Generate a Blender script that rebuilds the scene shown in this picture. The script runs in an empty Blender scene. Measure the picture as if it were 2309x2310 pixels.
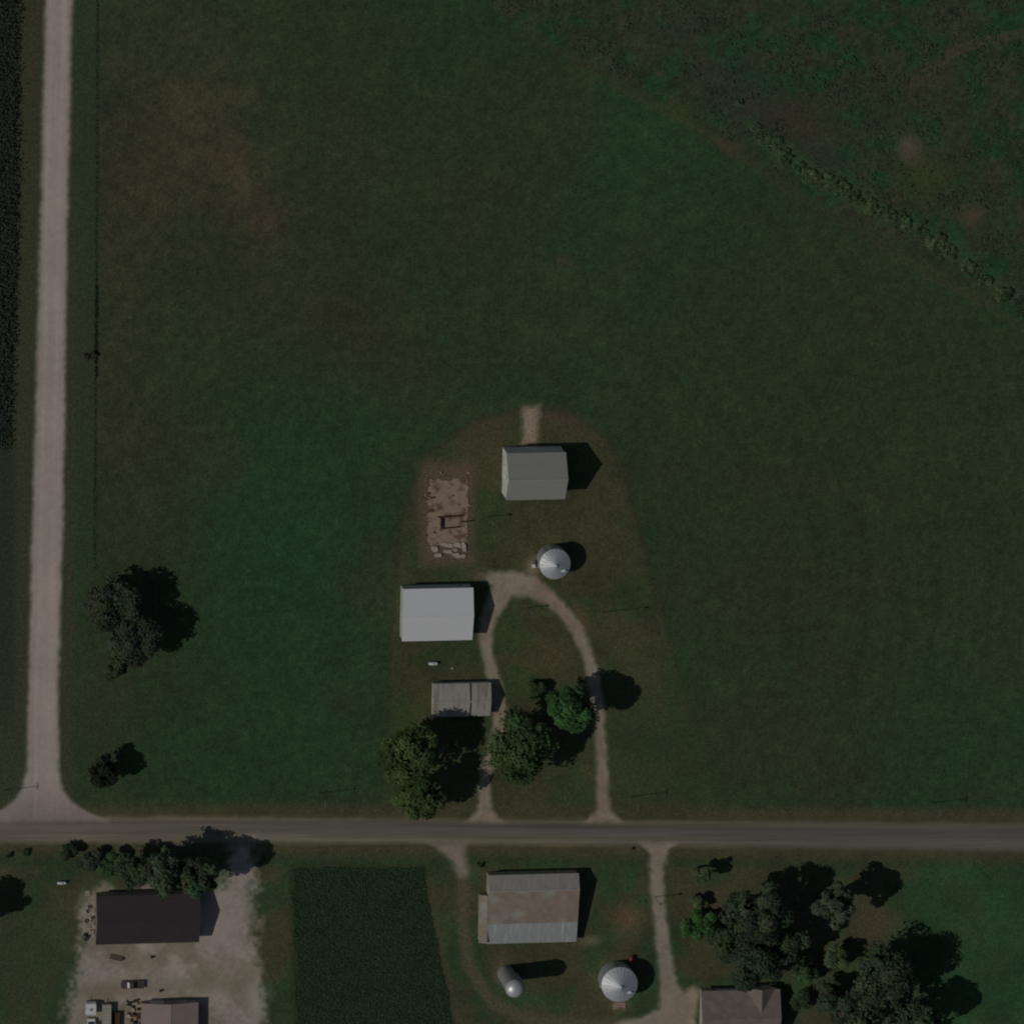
import bpy, math, random
import numpy as np
from mathutils import Vector, Matrix

# ------------------------------------------------------------------ camera, sky, sun, exposure
SC = bpy.context.scene
COL = SC.collection
PXM = 0.11                       # metres per photo pixel on the ground
W, H = 2309, 2310
CX, CY = W / 2, H / 2
DIST = 3000.0
cdir = Vector((-0.165, 0.255, 1.0)).normalized()
CAM = cdir * DIST
fwd = -cdir
rgt = fwd.cross(Vector((0, 1, 0))).normalized()
upv = rgt.cross(fwd).normalized()
roll = math.atan2(upv.x, rgt.x) / 2          # share the small shear of the slanted view between both axes
rgt, upv = rgt * math.cos(roll) + upv * math.sin(roll), upv * math.cos(roll) - rgt * math.sin(roll)
KF = DIST / PXM
cd = bpy.data.cameras.new("camera")
cam = bpy.data.objects.new("camera", cd)
COL.objects.link(cam)
cd.sensor_width = 36
cd.lens = 36 * KF / H
cd.clip_start = 50
cd.clip_end = 20000
m3 = Matrix((rgt, upv, -fwd)).transposed()
cam.matrix_world = Matrix.Translation(CAM) @ m3.to_4x4()
SC.camera = cam

SUN_EL = math.radians(47.3)
SHX, SHY = 125.0, 12.0           # direction in which shadows fall (east, a little north)
n_ = math.hypot(SHX, SHY)
sun_vec = Vector((-SHX / n_ * math.cos(SUN_EL), -SHY / n_ * math.cos(SUN_EL), math.sin(SUN_EL)))
wd = bpy.data.worlds.new("World")
SC.world = wd
wd.use_nodes = True
nt = wd.node_tree
sky = nt.nodes.new("ShaderNodeTexSky")
sky.sky_type = 'NISHITA'
sky.sun_disc = False
sky.sun_elevation = SUN_EL
sky.sun_rotation = math.atan2(sun_vec.x, sun_vec.y)
sky.air_density = 1.0
sky.dust_density = 1.0
nt.links.new(sky.outputs[0], nt.nodes["Background"].inputs[0])
nt.nodes["Background"].inputs[1].default_value = 0.065
sd = bpy.data.lights.new("sun", 'SUN')
sd.energy = 3.6
sd.angle = math.radians(0.5)
sd.color = (1.0, 0.965, 0.91)
so = bpy.data.objects.new("sun", sd)
COL.objects.link(so)
so.rotation_euler = sun_vec.to_track_quat('Z', 'Y').to_euler()
so.location = (0, 0, 200)
SC.view_settings.view_transform = 'Standard'
SC.view_settings.look = 'None'
SC.view_settings.gamma = 1
SC.view_settings.exposure = -1.72
SC.cycles.filter_width = 2.0
SC.cycles.max_bounces = 5
EXPO = 0.30                      # picture value (linear) of a sunlit horizontal surface of albedo 1

R_ = random.Random(7)

# ------------------------------------------------------------------ maps between photo pixels and the place
def P(px, py, z=0.0):
    d = fwd * KF + rgt * (px - CX) - upv * (py - CY)
    t = (z - CAM.z) / d.z
    return CAM + d * t

def to_px(X, Y, Z=0.0):
    dx, dy, dz = X - CAM.x, Y - CAM.y, Z - CAM.z
    a = dx * rgt.x + dy * rgt.y + dz * rgt.z
    b = dx * upv.x + dy * upv.y + dz * upv.z
    c = dx * fwd.x + dy * fwd.y + dz * fwd.z
    return CX + a / c * KF, CY - b / c * KF

def lin(c):
    c = np.asarray(c, dtype=float) / 255.0
    return np.where(c <= 0.04045, c / 12.92, ((c + 0.055) / 1.055) ** 2.4)

def A(r, g, b):
    return tuple(float(min(0.82, v)) for v in lin((r, g, b)) / EXPO)

def hsh(ix, iy, seed):
    n = (ix.astype(np.int64) * 374761393 + iy.astype(np.int64) * 668265263 + seed * 974634533) & 0xffffffff
    n = ((n ^ (n >> 13)) * 1274126177) & 0xffffffff
    n = (n ^ (n >> 16)) & 0xffffffff
    return n / 4294967295.0

def vn(x, y, seed=0):
    x = np.asarray(x, float); y = np.asarray(y, float)
    ix, iy = np.floor(x), np.floor(y)
    fx, fy = x - ix, y - iy
    fx = fx * fx * (3 - 2 * fx); fy = fy * fy * (3 - 2 * fy)
    a, b = hsh(ix, iy, seed), hsh(ix + 1, iy, seed)
    c, d = hsh(ix, iy + 1, seed), hsh(ix + 1, iy + 1, seed)
    return (a * (1 - fx) + b * fx) * (1 - fy) + (c * (1 - fx) + d * fx) * fy

def fbm(x, y, seed=0, o=4):
    s = 0; a = 0.5; t = 0
    for k in range(o):
        s = s + a * vn(x * 2 ** k + 17.3 * k, y * 2 ** k - 9.1 * k, seed + k); t += a; a *= 0.55
    return s / t

def sst(e0, e1, x):
    t = np.clip((x - e0) / (e1 - e0), 0, 1)
    return t * t * (3 - 2 * t)

def dline(px, py, pts):
    """distance to a polyline; with a third value per point, distance minus the local half width"""
    best = np.full(np.shape(px), 1e9)
    for a, b in zip(pts[:-1], pts[1:]):
        ax, ay, bx, by = a[0], a[1], b[0], b[1]
        L2 = (bx - ax) ** 2 + (by - ay) ** 2
        t = np.clip(((px - ax) * (bx - ax) + (py - ay) * (by - ay)) / L2, 0, 1)
        d = np.hypot(px - ax - t * (bx - ax), py - ay - t * (by - ay))
        if len(a) > 2:
            d = d - (a[2] + t * (b[2] - a[2]))
        best = np.minimum(best, d)
    return best

def dpoly(px, py, pts):
    """signed distance to a polygon, negative inside"""
    d = dline(px, py, list(pts) + [pts[0]])
    ins = np.zeros(np.shape(px), bool)
    n = len(pts)
    for i in range(n):
        x0, y0 = pts[i][:2]; x1, y1 = pts[(i + 1) % n][:2]
        if y0 == y1: continue
        c = ((y0 > py) != (y1 > py)) & (px < (x1 - x0) * (py - y0) / (y1 - y0) + x0)
        ins ^= c
    return np.where(ins, -d, d)

def ell(px, py, cx, cy, rx, ry, ang=0):
    a = math.radians(ang)
    u = (px - cx) * math.cos(a) + (py - cy) * math.sin(a)
    v = -(px - cx) * math.sin(a) + (py - cy) * math.cos(a)
    return np.exp(-(u / rx) ** 2 - (v / ry) ** 2)

YARD = [(862, 1842), (876, 1500), (884, 1330), (905, 1160), (952, 1030), (1060, 950), (1180, 915), (1290, 930), (1372, 985),
        (1420, 1100), (1470, 1300), (1530, 1500), (1590, 1700), (1625, 1842)]
BOUND = [(1080, -20), (1138, 38), (1350, 157), (1601, 300), (1757, 407), (1945, 520), (2133, 626), (2330, 745)]
CROP = [(656, 1955), (955, 1955), (985, 2120), (1032, 2345), (664, 2345)]
ROADC = [(-400, 1872), (0, 1872), (600, 1873), (1200, 1878), (1800, 1884), (2309, 1889), (2800, 1894)]

def ground_rgb(px, py):
    n = np.shape(px)
    c = np.zeros(n + (3,))
    def mix(col, m):
        m = np.clip(m, 0, 1)[..., None]
        c[:] = c * (1 - m) + np.array(col, float) * m
    big = fbm(px / 330, py / 330, 3, 4)
    mid = fbm(px / 70, py / 70, 11, 4)
    fine = fbm(px / 14, py / 14, 23, 3)
    # rings of the mowing round the farmstead
    ex, ey = px - 1080, (py - 1330) * 0.92
    rad = np.hypot(ex, ey); ang = np.arctan2(ey, ex)
    ring = 0.6 * vn(rad / 16, ang * 2.2, 31) + 0.4 * vn(rad / 6.5, ang * 4.2, 37)
    mix((31, 45, 27), np.ones(n))
    mix((39, 41, 28), sst(0.30, 0.72, big + 0.25 * (mid - 0.5)) * 0.75)
    mix((30, 47, 28), sst(0.40, 0.76, fbm(px / 300, py / 300, 41, 3) + 0.2 * (mid - 0.5)) * 0.7)
    # known greener and browner places in the field
    mix((29, 49, 29), ell(px, py, 1360, 540, 230, 380, 20) * 0.5)
    mix((28, 50, 30), ell(px, py, 640, 1240, 210, 380) * 0.5)
    mix((35, 41, 26), ell(px, py, 1850, 1100, 340, 480) * 0.6)
    mix((29, 46, 28), ell(px, py, 2200, 1480, 200, 240) * 0.2)
    mix((47, 44, 32), ell(px, py, 420, 300, 240, 420, -12) * (0.55 + 0.9 * (mid - 0.3)))
    mix((47, 43, 31), ell(px, py, 270, 720, 90, 420) * 0.65)
    mix((41, 41, 29), ell(px, py, 300, 1150, 110, 300) * 0.5)
    mix((42, 40, 28), ell(px, py, 820, 770, 150, 90, 30) * 0.7)
    mix((40, 40, 28), ell(px, py, 520, 610, 330, 80, 25) * 0.5)
    mix((59, 50, 38), ell(px, py, 520, 370, 62, 130, -38) * (0.1 + 0.9 * mid))
    mix((64, 50, 41), ell(px, py, 592, 500, 34, 28, -30) * 0.5)
    mix((56, 49, 37), ell(px, py, 430, 255, 60, 80, -40) * 0.4)
    mix((46, 44, 32), ell(px, py, 1270, 590, 34, 16, 30) * 0.6)
    mix((38, 41, 27), ell(px, py, 1720, 1080, 420, 40, 6) * 0.4)
    c *= (1 + 0.10 * (ring - 0.5) * sst(350, 700, rad) * (0.4 + 0.6 * sst(1100, 1500, px)) + 0.13 * (mid - 0.5) + 0.34 * (fine - 0.5) + 0.12 * (vn(px / 5, py / 9, 29) - 0.5))[..., None]
    for k, off in enumerate((0, 34, 120, 154, 260, 294)):
        tr_ = np.abs(dline(px, py, [(1500 + off, 1830), (1475 + off * 1.25, 1450), (1500 + off * 1.8, 1100), (1640 + off * 2.3, 760), (1900 + off * 2.6, 560 + off * 0.6)]))
        mix((43, 45, 31), sst(5, 1, tr_) * 0.28)
    # rough meadow beyond the field edge
    db = dpoly(px, py, BOUND + [(2330, -400), (1080, -400)])
    ne = sst(8, -14, db + 16 * (mid - 0.5))
    rough = fbm(px / 46, py / 46, 53, 4)
    mead = np.zeros(n + (3,)); mead[:] = (35, 43, 28)
    g = sst(0.45, 0.62, rough)[..., None]; mead = mead * (1 - g) + np.array((27, 46, 27)) * g
    g = sst(0.5, 0.62, fbm(px / 80, py / 80, 61, 3))[..., None] * 0.55; mead = mead * (1 - g) + np.array((43, 42, 30)) * g
    mead *= (1 + 0.38 * (fine - 0.5) + 0.3 * (vn(px / 6, py / 6, 71) - 0.5))[..., None]
    c[:] = c * (1 - ne[..., None]) + mead * ne[..., None]
    for (a, b, rx, ry, an, col, k) in [(1665, 200, 60, 90, -35, (35, 40, 32), .55), (1545, 70, 50, 60, 0, (38, 41, 31), .4),
            (1845, 350, 50, 22, 20, (32, 39, 32), .6), (1700, 300, 26, 40, -30, (33, 40, 32), .5), (2052, 338, 21, 33, -18, (78, 68, 62), 1),
            (2062, 350, 34, 44, -18, (54, 48, 38), .7), (2192, 488, 30, 24, -20, (56, 50, 37), .9), (1800, 270, 90, 50, 10, (44, 38, 29), .8),
            (2070, 180, 70, 20, -10, (50, 44, 33), .7), (2130, 150, 24, 30, 0, (44, 40, 30), .6), (1530, 255, 30, 26, 20, (40, 52, 28), .7),
            (2080, 400, 60, 50, 0, (42, 48, 27), .8), (1640, 330, 40, 16, 32, (52, 47, 32), .8)]:
        mix(col, ell(px, py, a, b, rx, ry, an) * k * (0.7 + 0.6 * mid))
    dsc = dline(px, py, [(1690, 285), (1760, 335), (1860, 402), (1960, 462), (2070, 515), (2170, 590), (2330, 700)])
    mix((37, 54, 35), sst(36, 6, dsc + 34 * (mid - 0.5)) * 0.75 * (0.6 + 0.8 * fine))
    dtrk = dline(px, py, [(x - 3, y + 6) for x, y in BOUND])
    mix((47, 44, 31), (0.8 * sst(6, 2, np.abs(dtrk - 6)) + 0.45 * sst(22, 4, dtrk)) * 0.55 * 0.7 * sst(1050, 1300, px) * (0.4 + mid))
    dt2 = dline(px, py, [(2330, 72), (2230, 90), (2160, 112), (2090, 158)])
    mix((54, 48, 36), sst(8, 3, np.abs(dt2 - 6)) * 0.7)
    # verge and field edge along the gravel road
    fx = px - (222 - (py / 1200) * 7)
    mix((34, 47, 31), sst(-58, -48, fx) * sst(2, -6, fx) * sst(1600, 1250, py) * (0.5 + 0.3 * mid))
    mix((29, 34, 23), sst(5, 1, np.abs(fx)) * 0.6 * sst(1320, 1200, py))
    mix((44, 43, 31), ell(px, py, 190, 800, 22, 130) * 0.7)
    vg = sst(178, 160, px) * sst(1850, 1780, py)
    mix((46, 45, 33), vg * 0.8)
    mix((30, 37, 26), sst(46, 20, px + 14 * (mid - 0.5)) * sst(1750, 1500, py) * 0.75)
    mix((38, 48, 32), ell(px, py, 20, 1730, 40, 90) * 0.7)
    mix((42, 44, 31), ell(px, py, 230, 1620, 70, 170) * 0.6)
    # mown yard of the northern farmstead
    dy = dpoly(px, py, YARD) + 16 * (mid - 0.5)
    yard = np.zeros(n + (3,)); yard[:] = (45, 46, 31)
    g = sst(0.48, 0.66, fbm(px / 90, py / 90, 83, 3))[..., None]; yard = yard * (1 - g) + np.array((39, 47, 29)) * g
    yard *= (1 + 0.28 * (mid - 0.5) + 0.22 * (fine - 0.5))[..., None]
    m = sst(9, -16, dy)[..., None]
    c[:] = c * (1 - m) + yard * m
    mix((34, 46, 28), ell(px, py, 1480, 1690, 110, 120) * 0.7)
    mix((38, 34, 24), sst(9, 1, np.abs(dy + 3)) * 0.35 * sst(1750, 1500, py))
    mix((60, 50, 37), ell(px, py, 1240, 1480, 50, 40) * 0.45)
    mix((66, 52, 40), ell(px, py, 1316, 1400, 10, 50, -28) * 0.7)
    mix((58, 46, 38), ell(px, py, 1250, 940, 70, 20, 10) * 0.6)
    mix((56, 48, 37), ell(px, py, 1100, 1010, 60, 80) * 0.45)
    mix((58, 48, 38), ell(px, py, 1330, 1180, 24, 80, 5) * 0.4)
    rx, ry = np.abs(px - 1195) - 17, np.abs(py - 960) - 42
    mix((104, 91, 79), sst(12, -10, np.maximum(rx, ry) + 22 * (mid - 0.5) + 8 * (fine - 0.5)) * 0.95)
    rx, ry = np.abs(px - 1008) - 52, np.abs(py - 1160) - 108
    mix((64, 54, 44), sst(26, -8, np.maximum(rx, ry) + 18 * (mid - 0.5)) * 0.95)
    mix((92, 80, 66), ell(px, py, 1200, 1281, 17, 22) * 0.95)
    mix((80, 70, 56), ell(px, py, 1092, 1300, 30, 12) * 0.7)
    # verges of the paved road
    dr = dline(px, py, ROADC)
    side = np.sign(py - 1878 + (1154 - px) * 0.0075)
    m = sst(78, 40, dr + 16 * (mid - 0.5))
    v2 = np.zeros(n + (3,)); v2[:] = (49, 47, 33)
    g = (sst(1450, 1900, px) * sst(34, 60, dr) * (side < 0))[..., None] * 0.8
    v2 = v2 * (1 - g) + np.array((58, 49, 37)) * g
    v2 *= (1 + 0.25 * (mid - 0.5) + 0.2 * (fine - 0.5))[..., None]
    c[:] = c * (1 - m[..., None]) + v2 * m[..., None]
    # south of the road
    so_ = sst(1935, 1965, py)
    lawn = np.zeros(n + (3,)); lawn[:] = (46, 46, 32)
    g = sst(0.45, 0.65, fbm(px / 75, py / 75, 91, 3))[..., None]; lawn = lawn * (1 - g) + np.array((36, 48, 30)) * g
    g = sst(1980, 2120, px)[..., None] * 0.7; lawn = lawn * (1 - g) + np.array((30, 52, 30)) * g
    lawn *= (1 + 0.3 * (mid - 0.5) + 0.2 * (fine - 0.5))[..., None]
    c[:] = c * (1 - so_[..., None]) + lawn * so_[..., None]
    mix((36, 48, 30), ell(px, py, 80, 2200, 110, 160) * 0.6)
    mix((27, 35, 24), sst(12, -12, dpoly(px, py, CROP) + 14 * (mid - 0.5)))
    mix((56, 50, 37), sst(8, 2, np.abs(dline(px, py, [(968, 1985), (990, 2110), (1035, 2330)]) - 3)) * 0.5)
    tr = dline(px, py, [(1046, 1950), (1044, 2080), (1058, 2180), (1110, 2262), (1200, 2300), (1320, 2312), (1420, 2308)])
    mix((61, 56, 44), sst(22, 5, tr + 6 * (mid - 0.5)) * 0.8)
    mix((72, 58, 45), ell(px, py, 1415, 2080, 38, 38) * (0.4 + mid))
    mix((80, 74, 60), ell(px, py, 1330, 2122, 24, 12) * 0.8)
    mix((76, 68, 54), ell(px, py, 1128, 2195, 14, 44) * 0.6)
    mix((76, 66, 50), ell(px, py, 1395, 2272, 26, 16) * 0.7)
    mix((58, 48, 37), ell(px, py, 1985, 2085, 50, 34, -20) * 0.7)
    mix((56, 48, 40), ell(px, py, 1612, 2060, 22, 50, 10) * 0.6)
    return np.clip(c, 4, 250)

# ------------------------------------------------------------------ materials
def principled(name):
    m = bpy.data.materials.new(name); m.use_nodes = True
    return m, m.node_tree, m.node_tree.nodes["Principled BSDF"]

def nmul(nt, fac_socket, lo, hi):
    r = nt.nodes.new("ShaderNodeMapRange")
    r.inputs[1].default_value = 0.25; r.inputs[2].default_value = 0.75
    r.inputs[3].default_value = lo; r.inputs[4].default_value = hi
    nt.links.new(fac_socket, r.inputs[0]); return r.outputs[0]

def cover_mat(name, layers, rough=0.95, bump=0.0, bscale=2.0):
    """colour attribute times world-space noise; layers = [(scale, amount, stretch)]"""
    m, nt, b = principled(name)
    at = nt.nodes.new("ShaderNodeAttribute"); at.attribute_name = "Col"
    ge = nt.nodes.new("ShaderNodeNewGeometry")
    cur = at.outputs["Color"]
    for sc, amt, st in layers:
        mp = nt.nodes.new("ShaderNodeMapping"); mp.inputs["Scale"].default_value = (st[0], st[1], 1)
        nt.links.new(ge.outputs["Position"], mp.inputs[0])
        no = nt.nodes.new("ShaderNodeTexNoise"); no.inputs["Scale"].default_value = sc; no.inputs["Detail"].default_value = 3
        nt.links.new(mp.outputs[0], no.inputs["Vector"])
        f = nmul(nt, no.outputs["Fac"], 1 - amt, 1 + amt)
        vm = nt.nodes.new("ShaderNodeVectorMath"); vm.operation = 'SCALE'
        nt.links.new(cur, vm.inputs[0]); nt.links.new(f, vm.inputs["Scale"]); cur = vm.outputs[0]
    nt.links.new(cur, b.inputs["Base Color"])
    b.inputs["Roughness"].default_value = rough
    b.inputs["Specular IOR Level"].default_value = 0.1
    if bump:
        no = nt.nodes.new("ShaderNodeTexNoise"); no.inputs["Scale"].default_value = bscale; no.inputs["Detail"].default_value = 4
        nt.links.new(ge.outputs["Position"], no.inputs["Vector"])
        bp = nt.nodes.new("ShaderNodeBump"); bp.inputs["Strength"].default_value = bump; bp.inputs["Distance"].default_value = 0.3
        nt.links.new(no.outputs["Fac"], bp.inputs["Height"]); nt.links.new(bp.outputs[0], b.inputs["Normal"])
    return m

def surf(name, rgb, rough=0.7, metal=0.0, var=0.15, scale=1.0, stretch=(1, 1, 1), rgb2=None, thr=(0.45, 0.65), spec=0.3, seam=None):
    """painted, wooden, metal or concrete surface with weathering in object space"""
    m, nt, b = principled(name)
    tc = nt.nodes.new("ShaderNodeTexCoord")
    mp = nt.nodes.new("ShaderNodeMapping"); mp.inputs["Scale"].default_value = stretch
    nt.links.new(tc.outputs["Object"], mp.inputs[0])
    no = nt.nodes.new("ShaderNodeTexNoise"); no.inputs["Scale"].default_value = scale; no.inputs["Detail"].default_value = 5
    nt.links.new(mp.outputs[0], no.inputs["Vector"])
    rgbn = nt.nodes.new("ShaderNodeRGB"); rgbn.outputs[0].default_value = (*rgb, 1)
    cur = rgbn.outputs[0]
    if rgb2:
        n2 = nt.nodes.new("ShaderNodeTexNoise"); n2.inputs["Scale"].default_value = scale * 0.45; n2.inputs["Detail"].default_value = 6
        nt.links.new(mp.outputs[0], n2.inputs["Vector"])
        r = nt.nodes.new("ShaderNodeMapRange"); r.inputs[1].default_value = thr[0]; r.inputs[2].default_value = thr[1]
        nt.links.new(n2.outputs["Fac"], r.inputs[0])
        mx = nt.nodes.new("ShaderNodeMix"); mx.data_type = 'RGBA'
        nt.links.new(r.outputs[0], mx.inputs[0]); nt.links.new(cur, mx.inputs[6]); mx.inputs[7].default_value = (*rgb2, 1)
        cur = mx.outputs[2]
    f = nmul(nt, no.outputs["Fac"], 1 - var, 1 + var)
    vm = nt.nodes.new("ShaderNodeVectorMath"); vm.operation = 'SCALE'
    nt.links.new(cur, vm.inputs[0]); nt.links.new(f, vm.inputs["Scale"])
    nt.links.new(vm.outputs[0], b.inputs["Base Color"])
    b.inputs["Roughness"].default_value = rough; b.inputs["Metallic"].default_value = metal
    b.inputs["Specular IOR Level"].default_value = spec
    if seam:
        wv = nt.nodes.new("ShaderNodeTexWave"); wv.bands_direction = seam[0]; wv.inputs["Scale"].default_value = seam[1]
        nt.links.new(tc.outputs["Object"], wv.inputs["Vector"])
        bp = nt.nodes.new("ShaderNodeBump"); bp.inputs["Strength"].default_value = 0.35; bp.inputs["Distance"].default_value = 0.04
        nt.links.new(wv.outputs["Fac"], bp.inputs["Height"]); nt.links.new(bp.outputs[0], b.inputs["Normal"])
    return m

def leaf_mat(name, trans=0.32):
    m = bpy.data.materials.new(name); m.use_nodes = True
    nt = m.node_tree; b = nt.nodes["Principled BSDF"]
    at = nt.nodes.new("ShaderNodeAttribute"); at.attribute_name = "Col"
    nt.links.new(at.outputs["Color"], b.inputs["Base Color"])
    b.inputs["Roughness"].default_value = 0.75; b.inputs["Specular IOR Level"].default_value = 0.15
    tr = nt.nodes.new("ShaderNodeBsdfTranslucent"); nt.links.new(at.outputs["Color"], tr.inputs[0])
    mx = nt.nodes.new("ShaderNodeMixShader"); mx.inputs[0].default_value = trans
    nt.links.new(b.outputs[0], mx.inputs[1]); nt.links.new(tr.outputs[0], mx.inputs[2])
    nt.links.new(mx.outputs[0], nt.nodes["Material Output"].inputs[0])
    return m

M = dict(
    grass=cover_mat("grass_cover", [(1.1, 0.24, (1, 1)), (2.6, 0.34, (1, 1))], bump=0.5, bscale=1.6),
    gravel=cover_mat("gravel_cover", [(0.5, 0.06, (1, 1)), (3.5, 0.09, (1, 1))], bump=0.2, bscale=5),
    asphalt=cover_mat("asphalt_cover", [(0.35, 0.10, (0.12, 4)), (4, 0.06, (1, 1))], rough=0.9),
    leaf=leaf_mat("leaves"),
    bark=surf("bark", (0.09, 0.07, 0.055), 0.95, var=0.3, scale=3),
    white_roof=surf("white_painted_metal", (0.80, 0.80, 0.79), 0.5, var=0.015, scale=0.4, seam=('X', 3.4)),
    white_wall=surf("white_wall_sheet", A(120, 120, 116), 0.6, var=0.05, seam=('X', 3.4)),
    grey_roof=surf("grey_metal_roof", A(93, 93, 88), 0.6, 0.0, var=0.05, scale=0.35, stretch=(0.3, 2, 1), seam=('X', 2.6)),
    barn_wall=surf("pale_barn_boards", A(128, 130, 124), 0.8, var=0.12, scale=0.8, stretch=(1, 1, 0.2)),
    shed_roof=surf("weathered_sheet_roof", A(98, 96, 89), 0.7, var=0.10, scale=0.9, stretch=(2, 0.4, 1), rgb2=A(84, 80, 72)),
    shed_wall=surf("cream_boards", A(112, 112, 100), 0.8, var=0.1),
    brown_roof=surf("dark_brown_roof", A(35, 30, 31), 0.75, var=0.10, scale=0.25, seam=('X', 2.6)),
    brown_wall=surf("tan_sheet_wall", A(84, 76, 68), 0.7, var=0.1),
    rust_roof=surf("rusty_tin_roof", A(92, 90, 85), 0.75, var=0.13, scale=0.9, stretch=(1.6, 0.25, 1), rgb2=A(90, 80, 70), thr=(0.52, 0.72)),
    rust_roof2=surf("old_brown_tin_roof", A(87, 77, 67), 0.8, var=0.15, scale=0.7, stretch=(0.7, 0.8, 1), rgb2=A(91, 89, 82), thr=(0.46, 0.62)),
    tin_roof=surf("bare_tin_roof", A(93, 94, 92), 0.65, var=0.13, scale=1.2, stretch=(2, 0.2, 1), rgb2=A(110, 112, 108), thr=(0.52, 0.7)),
    old_wall=surf("weathered_boards", A(96, 92, 80), 0.9, var=0.2, scale=1.5, stretch=(3, 3, 0.3)),
    galv=surf("galvanised_steel", (0.60, 0.61, 0.61), 0.55, 0.42, var=0.10, scale=0.8),
    galv_wall=surf("ribbed_galvanised_wall", (0.52, 0.53, 0.53), 0.5, 0.45, var=0.08, scale=0.8, seam=('Z', 3.0)),
    dome=surf("pale_steel_dome", (0.72, 0.72, 0.71), 0.45, 0.45, var=0.05),
    stave=surf("concrete_staves", (0.36, 0.355, 0.335), 0.9, var=0.12, scale=1.2, seam=('Z', 1.4)),
    shingle=surf("brown_grey_shingles", A(73, 67, 62), 0.9, var=0.12, scale=0.7, rgb2=A(80, 71, 65)),
    house_wall=surf("beige_siding", A(112, 106, 96), 0.7, var=0.05),
    pink_roof=surf("faded_brown_roof", A(88, 77, 72), 0.8, var=0.08, scale=0.35),
    dark=surf("dark_gap", (0.03, 0.03, 0.032), 0.7, var=0.05),
    glass=surf("window_glass", (0.05, 0.06, 0.07), 0.1, var=0.0, spec=0.6),
    door=surf("grey_door", (0.35, 0.34, 0.33), 0.6, var=0.05),
    trim=surf("white_trim", (0.70, 0.70, 0.68), 0.6, var=0.03),
    concrete=surf("old_concrete", A(93, 80, 69), 0.95, var=0.16, scale=0.9, rgb2=A(64, 51, 41), thr=(0.50, 0.62)),
    rubble=surf("broken_concrete", A(104, 97, 86), 0.95, var=0.22, scale=1.5),
    rustwood=surf("dark_brown_boards", A(56, 40, 30), 0.9, var=0.2, scale=2),
    pole=surf("weathered_pole_wood", (0.16, 0.13, 0.10), 0.9, var=0.2, scale=3),
    white=surf("white_enamel", (0.78, 0.78, 0.76), 0.4, var=0.03),
    cream=surf("beige_sheet", A(98, 94, 84), 0.6, var=0.10, scale=1, stretch=(1, 0.3, 1)),
    rust=surf("rust", (0.085, 0.048, 0.033), 1.15, var=0.35, scale=2),
    tyre=surf("rubber", (0.025, 0.025, 0.026), 0.8, var=0.1),
    steel=surf("dull_steel", (0.30, 0.30, 0.30), 0.5, 0.5, var=0.1),
    truckpaint=surf("dark_truck_paint", (0.10, 0.075, 0.07), 0.35, 0.1, var=0.05, spec=0.5),
    red=surf("red_paint", (0.30, 0.04, 0.03), 0.5, var=0.1),
    pallet=surf("grey_pallet_wood", A(108, 103, 94), 0.9, var=0.2, scale=2),
)

# ------------------------------------------------------------------ mesh helpers
def tag(o, label=None, cat=None, group=None, kind=None):
    if label: o["label"] = label
    if cat: o["category"] = cat
    if group: o["group"] = group
    if kind: o["kind"] = kind
    return o

def empty(name, loc, rz=0.0, label=None, cat=None, group=None):
    o = bpy.data.objects.new(name, None); COL.objects.link(o)
    o.empty_display_size = 0.5
    o.location = loc; o.rotation_euler = (0, 0, rz)
    return tag(o, label, cat, group)

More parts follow.
